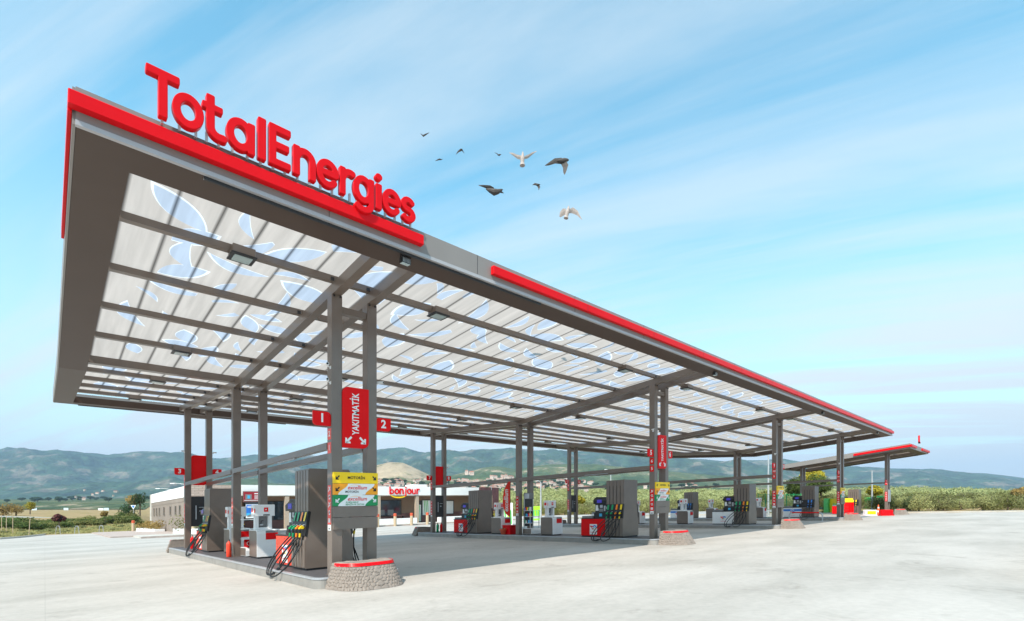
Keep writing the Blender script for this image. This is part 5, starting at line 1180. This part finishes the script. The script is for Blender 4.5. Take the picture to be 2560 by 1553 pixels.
for px, lab in ((253, 'white hoop stand in the left hedge, nearest the shop'), (192, 'white hoop stand in the left hedge, middle'), (145, 'white hoop stand below the plum-red tree')):
    x, y = cam2(px, 57.5); t = thing('hoop_stand', lab, 'hoop stand', (x, y, terr(px, 57.5, x, y)), A - R(90), 'white hoop stands in the hedge'); mb = MB(slope=False); mb.tube([(-.28, 0, -.1), (-.2, 0, .8), (-.1, 0, .95), (.1, 0, .95), (.2, 0, .8), (.28, 0, -.1)], .028, lgrey, 7); mb.build('frame', t)
# guard rails
def rail(lab, pts_, h=.65, sp=4.):
    t = thing('guard_rail', lab, 'guard rail', (pts_[0][0], pts_[0][1], pts_[0][2]), 0); o_ = pts_[0]; mb = MB(slope=False)
    for a, b in zip(pts_, pts_[1:]):
        a_, b_ = Vector(a) - Vector(o_), Vector(b) - Vector(o_); mb.poly([tuple(a_ + Vector((0, 0, h - .3))), tuple(b_ + Vector((0, 0, h - .3))), tuple(b_ + Vector((0, 0, h))), tuple(a_ + Vector((0, 0, h)))], [(0, 1, 2, 3)], galv)
        mb.poly([tuple(a_ + Vector((.06, -.06, h - .18))), tuple(b_ + Vector((.06, -.06, h - .18))), tuple(b_ + Vector((.06, -.06, h - .12))), tuple(a_ + Vector((.06, -.06, h - .12)))], [(0, 1, 2, 3)], galv)
    mb.build('beam', t)
    mb = MB(slope=False)
    for a, b in zip(pts_, pts_[1:]):
        a_, b_ = Vector(a) - Vector(o_), Vector(b) - Vector(o_); n_ = max(1, int((b_ - a_).length / sp))
        for k in range(n_): p = a_ + (b_ - a_) * k / n_; mb.box(p.x - .05, p.x + .05, p.y - .05, p.y + .05, p.z - .3, p.z + h - .02, galv)
    mb.build('post', t)
def P3(px, w, py=None):
    x, y = cam2(px, w); return (x, y, terr(px, w, x, y) if py is None else elev(py, w))
rail('pale guard rail along the road behind the left hedge', [P3(-200, 88, 1299), P3(10, 90, 1299), P3(150, 92, 1303), P3(300, 96, 1306), P3(385, 98, 1308)])
rail('white guard rail before the wooded slope, seen under the canopy', [P3(1240, 60), P3(1330, 58), P3(1480, 57), P3(1650, 57), P3(1800, 57), P3(1950, 57.5), P3(2060, 57.5)])
# highway far left
mb = MB(slope=False); P = []
for px in range(-400, 1301, 50):
    x, y = cam2(px, 395); x2, y2 = cam2(px, 415); P += [(x, y, elev(1281, 395)), (x2, y2, elev(1281, 395) + .05)]
mb.poly(P, [(2 * i, 2 * i + 2, 2 * i + 3, 2 * i + 1) for i in range(len(P) // 2 - 1)], asph); tag(mb.build('highway'), kind='structure')
mb = MB(slope=False); P = []
for px in range(-400, 1301, 50):
    x, y = cam2(px, 330); x2, y2 = cam2(px, 395); P += [(x, y, elev(1287, 330)), (x2, y2, elev(1281.2, 395))]
mb.poly(P, [(2 * i, 2 * i + 2, 2 * i + 3, 2 * i + 1) for i in range(len(P) // 2 - 1)], verge); tag(mb.build('embankment'), kind='structure')
def car(lab, px, w, m, truck=False):
    x, y = cam2(px, w); w += 180; x, y = cam2(px, w); z = elev(1281, 395) + .05; t = thing('truck' if truck else 'car', lab, 'truck' if truck else 'car', (x, y, z), A - R(90), 'vehicles on the far highway')
    mb = MB(slope=False)
    if truck: mb.bbox(-2.6, 1.6, -1.1, 1.1, .6, 3.2, m, .05); mb.bbox(1.7, 3.0, -1.05, 1.05, .5, 2.5, m, .1)
    else: mb.xz([(-2.1, .3), (2.1, .3), (2.15, .75), (1.3, .9), (.7, 1.4), (-1.2, 1.45), (-2.0, .95)], -.85, .85, m)
    mb.build('body', t); mb = MB(slope=False)
    for x_ in ((-1.9, 2.2) if truck else (-1.35, 1.35)):
        for s in (-1, 1): mb.tube([(x_, s * .8, .33), (x_, s * .95, .33)], .33, black, 10)
    mb.build('wheel', t); mb = MB(slope=False); mb.box(1.8, 2.9, -1.06, 1.06, 1.6, 2.2, glass) if truck else mb.xz([(.65, 1.34), (-1.1, 1.38), (-1.5, .98), (1.15, .93)], -.86, .86, glass); mb.build('window', t)
for a in ((35, 221, white, False, 'white car on the far highway, leftmost'), (70, 222, white, False, 'white car on the far highway left of the first road board'), (210, 219, white, False, 'white car on the far highway between the second and third road boards'), (256, 222, white, True, 'white lorry on the far highway by the third road board'), (48, 226, galv, False, 'grey car on the far highway second from left'), (300, 223, white, False, 'white car on the far highway nearest the shop')): car(a[4], a[0], a[1], a[2], a[3])
for px, lab in ((86, 'leftmost pale road board on the highway'), (165, 'middle pale blue road board on the highway'), (266, 'right pale road board on the highway')):
    x, y = cam2(px, 385); t = thing('road_board', lab, 'road sign', (x, y, elev(1283, 385)), A - R(90), 'road boards on the highway'); mb = MB(slope=False); mb.box(-1.8, 1.8, -.03, .03, .8, 4.0, mat('board_pale_blue_' + str(px), (.55, .68, .80), .5, 0, .05)); mb.build('panel', t); mb = MB(slope=False); mb.box(-.7, -.6, .03, .09, 0, 2.1, galv); mb.box(.6, .7, .03, .09, 0, 2.1, galv); mb.build('post', t)
# lamp posts
def lamp(lab, px, w, h, arm=1.6, base_py=None, rz=0.):
    x, y = cam2(px, w); z = G(x, y) if w < 60 else terr(px, w, x, y)
    t = thing('street_lamp', lab, 'street lamp', (x, y, z), rz, 'street lamps'); mb = MB(slope=False); mb.tube([(0, 0, -.2), (0, 0, h)], [.11, .055], galv, 10); mb.build('pole', t)
    if arm:
        mb = MB(slope=False); mb.tube([(0, 0, h - .05), (-arm * .6, 0, h + .12), (-arm, 0, h + .15)], .035, galv, 8); mb.build('arm', t); mb = MB(slope=False); mb.bbox(-arm - .7, -arm + .05, -.16, .16, h + .08, h + .2, white, .04); mb.build('head', t)
lamp('white lamp post before the slope, behind the red flag island', 1352, 52, 4.2, .5); lamp('tall white pole left of the sign 9 column', 1921, 54, 8.2, 0); lamp('white lamp post right of the far small pump', 2180, 55, 4.6, .0)
lamp('slim lamp post beyond the middle of the third island', 1527, 70, 6.2, .6)
lamp('street lamp rising behind the shop roof, left head', 430, 84, 6.4, 2.0, rz=A - R(90)); lamp('street lamp rising behind the shop roof, right head', 468, 80, 6.9, 2.0, rz=A - R(90))
# bollards, planters, benches in front of the shop
bo = None
for k, px in enumerate((968, 1012, 1054, 1094)):
    x, y = at_ground(px, 1316 - (px - 1012) * .05); y = 47.2; x = x * 1.0
    lab = ['leftmost', 'second', 'third', 'rightmost'][k] + ' beige bollard with orange top before the shop'
    if bo is None:
        bo = thing('bollard', lab, 'bollard', L(x, y), 0, 'bollards before the shop'); mb = MB(slope=False); mb.lathe([(.16, 0), (.16, 1.05)], 0, 0, wood, 12); mb.build('post', bo); mb = MB(slope=False); mb.lathe([(.165, 1.05), (.165, 1.16), (.13, 1.2), (.17, 1.22), (.17, 1.32), (.10, 1.36)], 0, 0, terra, 12); mb.build('cap', bo)
    else: copy_tree(bo, L(x, y), label=lab)
x, y = at_ground(484, 1337); copy_tree(bo, L(x, y), label='beige bollard with orange top between the far columns of the nearest island'); x, y = at_ground(333, 1330); copy_tree(bo, L(x, y), label='small bollard left of the planter by the shop corner')
def planter(lab, px0, px1, py, m, hgt=.5, nb=3):
    x0, y0 = at_ground(px0, py); x1, y1 = at_ground(px1, py + (px1 - px0) * .03); t = thing('planter', lab, 'planter', L(x0, y0), math.atan2(y1 - y0, x1 - x0), 'white planters by the shop'); ln = math.hypot(x1 - x0, y1 - y0)
    mb = MB(slope=False); mb.bbox(0, ln, 0, 1.0, 0, hgt, white, .03); mb.build('box', t); mb = MB(slope=False); rr = random.Random(px0)
    for k in range(nb): crown(mb, (ln * (k + .5) / nb, .5, hgt + .25), ln / nb * .52, 380, .09, m, rr, .8, 4)
    raw(mb, 'bush', t)
planter('white planter with dry orange grass at the rear shop corner', 340, 385, 1331, dryl); planter('white planter with green bush left of the far columns', 432, 462, 1337, bushg, .55, 1); planter('white planter with green bush right of the far left column', 478, 500, 1338, bushg, .55, 1)
planter('white planter with yellow and green shrubs by the maroon panel', 1214, 1258, 1302, yelg, .5, 3)
for k, (xa, xb) in enumerate(((25.9, 33.0), (36.2, 42.0))):
    t = thing('low_wall', ['white low wall left of the shop door', 'white low wall right of the shop door'][k], 'low wall', L(xa, YB - .9, .12)); mb = MB(slope=True); mb.bbox(0, xb - xa, 0, .4, 0, .62, white, .02); mb.build('wall', t)
    t = thing('bench', ['dark slim bench above the left low wall', 'dark slim bench above the right low wall'][k], 'bench', L(xa + 4.2, YB - .3, .12)); mb = MB(slope=True); mb.box(0, 1.6, 0, .5, .95, 1.02, plumw); mb.build('top', t); mb = MB(slope=True); mb.box(.1, .18, .1, .4, 0, .95, dark); mb.box(1.42, 1.5, .1, .4, 0, .95, dark); mb.build('leg', t)
t = thing('notice_panel', 'big maroon textured panel at the right end of the shop', 'panel', L(41.2, 50.0)); mb = MB(slope=True); mb.box(0, 1.85, 0, .3, .95, 4.42, oldred); mb.box(1.95, 3.2, .02, .28, .95, 4.38, oldred); mb.build('panel', t); mb = MB(slope=True); mb.box(1.86, 1.94, .02, .28, 0, 4.5, galv); mb.box(.4, .55, .05, .25, 0, .95, dark); mb.box(2.9, 3.0, .05, .25, 0, .95, dark); mb.build('post', t)
t = thing('tan_pillar', 'slim tan pillar standing before the maroon panel', 'pillar', L(39.1, 45.5)); mb = MB(slope=False); mb.bbox(-.15, .15, -.15, .15, 0, 3.2, wood, .03); mb.build('shaft', t); mb = MB(slope=False); mb.box(-.5, .5, -.4, .4, 0, .1, conc); mb.build('base', t)
# posters near the shop
t = thing('poster_stand', 'maroon advertising board with white lettering lines above the nearest island rack', 'poster', L(13.9, 52.6)); mb = MB(slope=True); mb.box(0, 1.75, 0, .1, 2.85, 3.9, plumw); mb.build('board', t)
mb = MB(slope=True); mb.box(.06, 1.68, -.006, -.001, 2.98, 3.84, mat('poster_maroon', (.30, .01, .02), .5, 0, .1)); mb.box(.2, .75, -.012, -.007, 3.12, 3.6, grey); mb.box(.38, .6, -.016, -.013, 3.2, 3.5, lgb)
for z_ in (3.62, 3.45, 3.35, 3.25, 3.15): mb.box(1.0, 1.45, -.012, -.007, z_, z_ + (.10 if z_ > 3.6 else .04), white)
mb.box(.1, 1.64, -.012, -.007, 3.0, 3.05, white); mb.build('print', t)
t = thing('poster_stand', 'blue and white advertising poster behind the nearest island service cabinet', 'poster', L(14.1, 52.4)); mb = MB(slope=True); mb.box(0, 1.05, 0, .06, 1.3, 2.64, white); mb.build('board', t)
mb = MB(slope=True); mb.box(.03, 1.02, -.006, -.001, 1.55, 2.60, mat('poster_blue', (.02, .17, .60), .4, 0, .35, 2)); mb.box(.12, .6, -.01, -.007, 2.42, 2.48, white); mb.box(.12, .7, -.01, -.007, 2.30, 2.36, white); mb.box(.03, 1.02, -.008, -.0065, 1.55, 1.78, lgb)
mb.poly([(.1, -.012, 1.42), (.95, -.012, 1.5), (.95, -.012, 1.62), (.5, -.012, 1.72), (.1, -.012, 1.55)], [(0, 1, 2, 3, 4)], grey); mb.build('print', t)
# feather flag
t = thing('feather_flag', 'red feather flag reading excellium on the second island', 'flag', PL(1, -.15, 18.62, ZI + .42), R(32)); n_ = 14; P = []
mb = MB(slope=False)
lead = [(0, .40), (0, .9), (0, 1.4), (0, 1.9), (.015, 2.2), (.05, 2.42)]; trail = [(-.02, .44), (-.24, .62), (-.38, 1.0), (-.38, 1.4), (-.32, 1.8), (-.16, 2.15), (.05, 2.42)]
outl = [(p[0], p[1]) for p in lead] + [(-q[0] * -1, q[1]) for q in reversed(trail[:-1])]
mb.yz([(-a, b) for a, b in outl], -.004, .004, mat('flag_cloth', (.86, .03, .012), .6, 0, .08)); mb.build('cloth', t)
mb = MB(slope=False); mb.text('excellium', (-.006, .19, 1.28), (0, 0, 1), (0, 1, 0), .30, white, .004, shear=.2, bold=.02); mb.build('lettering', t)
mb = MB(slope=False); mb.tube([(0, -.012, -.0), (0, -.012, 1.9), (0, -.03, 2.25), (0, -.08, 2.45)], .012, dark, 6); mb.build('pole', t)
# striped wash booths and cages
def booth(lab, px0, px1, py_b, h, m, stripes, w=None, logo=True):
    x0, y0 = at_ground(px0, py_b); wv = x0 * CA + y0 * SA; x1, y1 = cam2(px1, wv); t = thing('wash_booth', lab, 'booth', L(x0, y0), A - R(90)); ln = math.hypot(x1 - x0, y1 - y0)
    mb = MB(slope=False); mb.bbox(0, ln, 0, .8, 0, h, m, .02); mb.build('body', t); mb = MB(slope=False)
    for k in range(stripes):
        a = (k + .3) * ln / stripes; mb.poly([(a, -.003, .1), (a + .12, -.003, .1), (a + .05, -.003, h * .68), (a - .12, -.003, h * .68)], [(0, 1, 2, 3)], stripeg if k % 2 == 0 else lime)
    mb.build('green_stripes', t)
    if logo: mb = MB(slope=False); mb.box(ln * .55, ln * .55 + .3, -.004, -.001, h * .84, h * .84 + .3, redp); mb.build('badge', t)
booth('white car wash booth with green stripes left of the red flag', 1247, 1282, 1313, 2.1, white, 5); booth('green striped booth right of the display rack', 1334, 1352, 1301, 1.75, lime, 5, logo=False)
booth('green slatted cage left of the far white column strip', 2070, 2083, 1284, 1.7, stripeg, 3, logo=False); booth('yellow slatted cage right of the green slatted cage', 2084, 2096, 1284, 1.65, yellow, 3, logo=False); booth('dark green cage beside the far lamp post', 2193, 2208, 1277, 1.85, boardg, 3, logo=False); booth('light green striped booth right of the far pump', 2172, 2182, 1278, 1.7, stripeg, 2, logo=False)
# green mesh fence behind last island
x0, y0 = at_ground(1895, 1296); wv = x0 * CA + y0 * SA; t = thing('mesh_fence', 'green wire mesh fence behind the last island', 'fence', L(x0, y0), A - R(90)); ln = 125 * wv / F; mb = MB(slope=False)
for k in range(8): mb.box(ln * k / 7 - .03, ln * k / 7 + .03, -.03, .03, 0, 2.3, boardg)
mb.build('post', t); mb = MB(slope=False)
for k in range(60): mb.box(ln * k / 59 - .008, ln * k / 59 + .008, -.004, .004, .1, 2.2, boardg)
for z_ in (.1, .8, 1.5, 2.2): mb.box(0, ln, -.008, .008, z_, z_ + .03, boardg)
mb.build('mesh', t)
t = thing('vest', 'bright yellow-green vest hanging near the third island far terminal', 'vest', PL(2, -.6, 22.3, 0)); mb = MB(slope=False); mb.poly([(0, -.18, .95), (0, .18, .95), (-.03, .2, 1.4), (-.02, .1, 1.62), (0, -.1, 1.62), (-.03, -.2, 1.4), (.06, -.18, .95), (.06, .18, .95), (.06, .2, 1.4), (.06, .1, 1.62), (.06, -.1, 1.62), (.06, -.2, 1.4)], [(0, 1, 2, 3, 4, 5), (11, 10, 9, 8, 7, 6), (0, 6, 7, 1), (1, 7, 8, 2), (5, 4, 10, 11), (2, 8, 9, 3), (0, 5, 11, 6)], lime); mb.build('cloth', t); mb = MB(slope=False); mb.tube([(.03, 0, .2), (.03, 0, 1.7)], .02, galv, 6); mb.build('stand', t)

# ================================================================== HILLSIDE TOWN
housew = mat('house_wall', (.60, .48, .41), .8, 0, .10, .02); roofr = mat('clay_roof', (.42, .17, .11), .8, 0, .2, .2)
hp = []
for k, (a, b, h, st) in enumerate(((9, 8, 6, .5), (13, 9, 8, 1), (8, 8, 9, 1), (16, 10, 6, .6))):
    t = thing('village_house', '', 'house'); mb = MB(slope=False); mb.box(-a / 2, a / 2, -b / 2, b / 2, -4, h, housew); mb.build('wall', t)
    mb = MB(slope=False); e = .6; rz_ = h + 2.2; mb.poly([(-a / 2 - e, -b / 2 - e, h), (a / 2 + e, -b / 2 - e, h), (a / 2 + e, b / 2 + e, h), (-a / 2 - e, b / 2 + e, h), (-a / 4, 0, rz_), (a / 4, 0, rz_)], [(0, 1, 5, 4), (1, 2, 5), (2, 3, 4, 5), (3, 0, 4), (3, 2, 1, 0)], roofr); mb.build('roof', t)
    mb = MB(slope=False)
    for fl in range(int(h // 3)):
        for c_ in range(int(a // 3)): mb.box(-a / 2 + 1 + c_ * 2.9, -a / 2 + 2.1 + c_ * 2.9, -b / 2 - .06, -b / 2 - .01, 1 + fl * 3, 2.4 + fl * 3, dark)
    mb.build('window', t); hp.append(t)
used = [False] * 4; rh = random.Random(21); nh = 0; glab = 'white house with red roof in the hillside village'
def mid_z(px, w): x, y = cam2(px, w); return max(mid(px, w, x, y), 0)
zones = [(900, 1180, 1194, 1221, 95), (1180, 1480, 1196, 1224, 150), (1225, 1290, 1186, 1196, 9), (1160, 1180, 1176, 1182, 3), (1600, 1760, 1208, 1216, 8), (150, 330, 1222, 1246, 9)]
for (xa, xb, ya, yb, n_) in zones:
    for k in range(n_):
        px = rh.uniform(xa, xb); py = rh.uniform(ya, yb); w = 820 + (yb - py) / max(1, yb - ya) * 420 + rh.uniform(-20, 20)
        x, y = cam2(px, w); z = elev(py + 4, w); j = rh.randrange(4); s = rh.uniform(.42, .78) if px > 700 else rh.uniform(.3, .45)
        if not used[j]: o = hp[j]; used[j] = True; o.location = (x, y, z); o.rotation_euler.z = A - R(90) + rh.uniform(-.6, .6)
        else: o = copy_tree(hp[j], (x, y, z), A - R(90) + rh.uniform(-.6, .6))
        o['label'] = glab; o['group'] = 'houses of the hillside village'; o.scale = (s, s, s * .9); nh += 1
print('houses', nh)
# village slope under the houses
def vill(px, w, x, y):
    yb = interp(px, [(-900, 1262), (60, 1252), (330, 1250), (500, 1238), (880, 1222), (1180, 1222), (1480, 1226), (1760, 1222), (2200, 1226), (3000, 1250)]); ya = yb - interp(px, [(400, 8), (930, 28), (1480, 28), (1600, 14), (2000, 12)])
    t = (w - 820) / 420; t = max(-.6, min(1.1, t)); return elev(yb + (ya - yb) * t + 5, w) + 1.0 * noise.noise(Vector((x * .02, y * .02, 2)))
grid_mesh('village_slope', list(np.linspace(-900, 3300, 160)), list(np.linspace(600, 1290, 26)), vill, tanm)
# village trees (dark clumps)
vt = plant_tree('tree', 'dark round tree between the village houses', 'tree', (0, 0, 0), 6, 11, 700, .9, darkg, 77, 'trees between the village houses', .9)
for k in range(150):
    px = rh.uniform(880, 1800) if k < 120 else rh.uniform(-50, 380); w = rh.uniform(800, 1230); x, y = cam2(px, w); z = vill(px, w, x, y); s = rh.uniform(.5, 1.15)
    if k == 0: vt.location = (x, y, z)
    else: o = copy_tree(vt, (x, y, z), rh.uniform(0, 6)); o.scale = (s * rh.uniform(.9, 1.5), s * rh.uniform(.9, 1.5), s * .9)

# ================================================================== BIRDS
def bird(px, py, w, wings, body, m, lab, wm=None):
    """wings: list of (path of (right, up, depth), chords); body: path and radii - all metres in the bird's own frame facing the camera side"""
    x, y = cam2(px, w); z = elev(py, w); t = thing('bird', lab, 'bird', (x, y, z), A - R(90), 'birds in the sky')
    mb = MB(slope=False); mb.tube(body[0], body[1], m, 10)
    for path, ch, cd in wings:
        P = []; n_ = len(path); cdv = Vector(cd)
        for (a, b, c), w_ in zip(path, ch):
            p = Vector((a, c, b)); P += [tuple(p - cdv * w_ * .35), tuple(p + Vector((0, .004, .010))), tuple(p + cdv * w_ * .65), tuple(p - Vector((0, .004, .010)))]
        fs = [(0, 1, 2, 3)]
        for i in range(n_ - 1):
            for k in range(4): fs.append((4 * i + k, 4 * i + (k + 1) % 4, 4 * i + 4 + (k + 1) % 4, 4 * i + 4 + k))
        fs.append((4 * n_ - 1, 4 * n_ - 2, 4 * n_ - 3, 4 * n_ - 4)); mb.poly(P, fs, wm or m)
    return mb.build('body', t, False)
def W(*a): return list(a)
dn = (.3, .5, -.81)
# big dark bird, wings down-right and left
bird(1407, 402, 14, [([(-.02, .02, 0), (-.22, .03, .02), (-.40, -.05, .05), (-.50, -.08, .08)], [.16, .13, .07, .01], (.15, .3, -.94)), ([(.02, .02, 0), (.10, -.16, -.02), (.07, -.32, -.04), (.05, -.42, -.05)], [.17, .16, .10, .02], (-.9, .3, -.3))], ([(-.16, 0, .0), (-.08, 0, .0), (.04, 0, .01), (.13, 0, .02), (.17, 0, .02)], [.012, .045, .062, .04, .012]), birdd, 'largest dark bird, wings swept left and down')
bird(1345, 462, 20, [([(-.01, .01, 0), (-.12, .05, .02), (-.22, .02, .04)], [.10, .08, .01], (.1, .3, -.95)), ([(.01, .01, 0), (.06, -.10, 0), (.03, -.22, 0)], [.11, .09, .01], (-.9, .3, -.3))], ([(-.10, 0, 0), (0, 0, 0), (.09, 0, .01)], [.01, .04, .01]), birdd, 'small dark bird right of the fat flying bird')
bird(1236, 477, 13, [([(-.0, .03, 0), (-.10, .12, .04), (-.28, .19, .10), (-.42, .22, .12)], [.15, .12, .07, .01], (.3, .6, -.7)), ([(.02, .0, 0), (.10, .04, .05), (.20, .02, .08), (.24, .0, .1)], [.10, .09, .05, .01], (.2, .7, -.6))], ([(-.22, 0, .045), (-.12, 0, .01), (.0, 0, -.04), (.10, 0, -.02), (.18, 0, .02), (.22, 0, .03)], [.012, .055, .085, .06, .03, .01]), birdd, 'plump dark bird gliding, lowest of the dark birds')
bird(1306, 398, 13, [([(-.02, .05, 0), (-.14, .10, .03), (-.24, .17, .05), (-.34, .21, .06)], [.10, .11, .08, .01], (.3, .3, -.9)), ([(.05, .05, 0), (.16, .11, .03), (.26, .19, .05), (.37, .25, .06)], [.08, .10, .07, .01], (-.3, .3, -.9))], ([(.01, 0, .19), (.01, 0, .12), (.0, 0, .0), (.0, 0, -.10), (0, 0, -.17)], [.012, .03, .055, .05, .07]), birdw, 'white bird seen from below with wings raised')
bird(1418, 530, 12.5, [([(-.03, .04, 0), (-.10, .04, .03), (-.17, -.02, .05), (-.19, -.08, .06)], [.12, .16, .12, .01], (.2, .3, -.9)), ([(.03, .03, 0), (.14, .08, .03), (.26, .02, .05), (.38, -.16, .06)], [.09, .14, .10, .01], (-.2, .3, -.9))], ([(.04, 0, .15), (.03, 0, .08), (.0, 0, -.02), (-.02, 0, -.10), (-.03, 0, -.16)], [.012, .035, .052, .045, .06]), birdw, 'white bird seen from below, lowest of the flock')
bird(1058, 339, 22, [([(0, 0, 0), (.12, .06, 0), (.27, .13, 0)], [.09, .07, .01], (-.2, .5, -.8)), ([(0, 0, 0), (-.06, .06, .03), (-.13, .12, .05)], [.08, .05, .01], (.2, .6, -.7))], ([(-.05, 0, .0), (.02, 0, -.02), (.10, 0, .03)], [.01, .035, .01]), birdd, 'topmost small dark bird at the left of the flock')
bird(1151, 375, 22, [([(.0, 0, 0), (-.09, -.06, 0), (-.20, -.20, 0)], [.10, .07, .01], (.7, .3, -.6)), ([(.02, .01, 0), (.09, .0, .03), (.17, -.12, .05)], [.07, .05, .01], (-.6, .3, -.6))], ([(-.03, 0, .02), (.03, 0, .02), (.10, 0, .03)], [.01, .035, .01]), birdd, 'small dark arched bird, second from the left')
bird(1098, 398, 24, [([(0, 0, 0), (-.08, -.03, 0), (-.19, -.09, 0)], [.07, .05, .01], (.4, .4, -.8)), ([(.0, .0, 0), (.08, .0, .03), (.17, .04, .05)], [.06, .05, .01], (-.3, .4, -.8))], ([(-.04, 0, 0), (.02, 0, 0), (.08, 0, .0)], [.01, .03, .01]), birdd, 'small dark bird below the arched bird')
bird(1246, 387, 24, [([(0, 0, 0), (-.06, .06, 0), (-.19, .10, 0)], [.07, .05, .01], (.4, .4, -.8)), ([(.0, .0, 0), (.04, .04, .03), (.08, .02, .05)], [.06, .05, .01], (-.3, .4, -.8))], ([(-.06, 0, 0), (.03, 0, -.02), (.13, 0, .02)], [.01, .045, .01]), birdd, 'tiny dark bird left of the white bird')
# ================================================================== HAZE
mb = MB(slope=False); mb.box(-11500, 11500, -11500, 11500, -8, 760, mat('unused_surface', (.5, .5, .5)))
hzo = mb.build('haze'); hm = bpy.data.materials.new('air'); hm.use_nodes = True; t = hm.node_tree; t.nodes.clear(); o = t.nodes.new('ShaderNodeOutputMaterial'); pv = t.nodes.new('ShaderNodeVolumePrincipled')
pv.inputs['Density'].default_value = 1.15e-4; pv.inputs['Color'].default_value = (.52, .74, 1.0, 1); pv.inputs['Anisotropy'].default_value = .0; t.links.new(pv.outputs[0], o.inputs['Volume'])
hzo.data.materials.clear(); hzo.data.materials.append(hm); tag(hzo, kind='stuff')
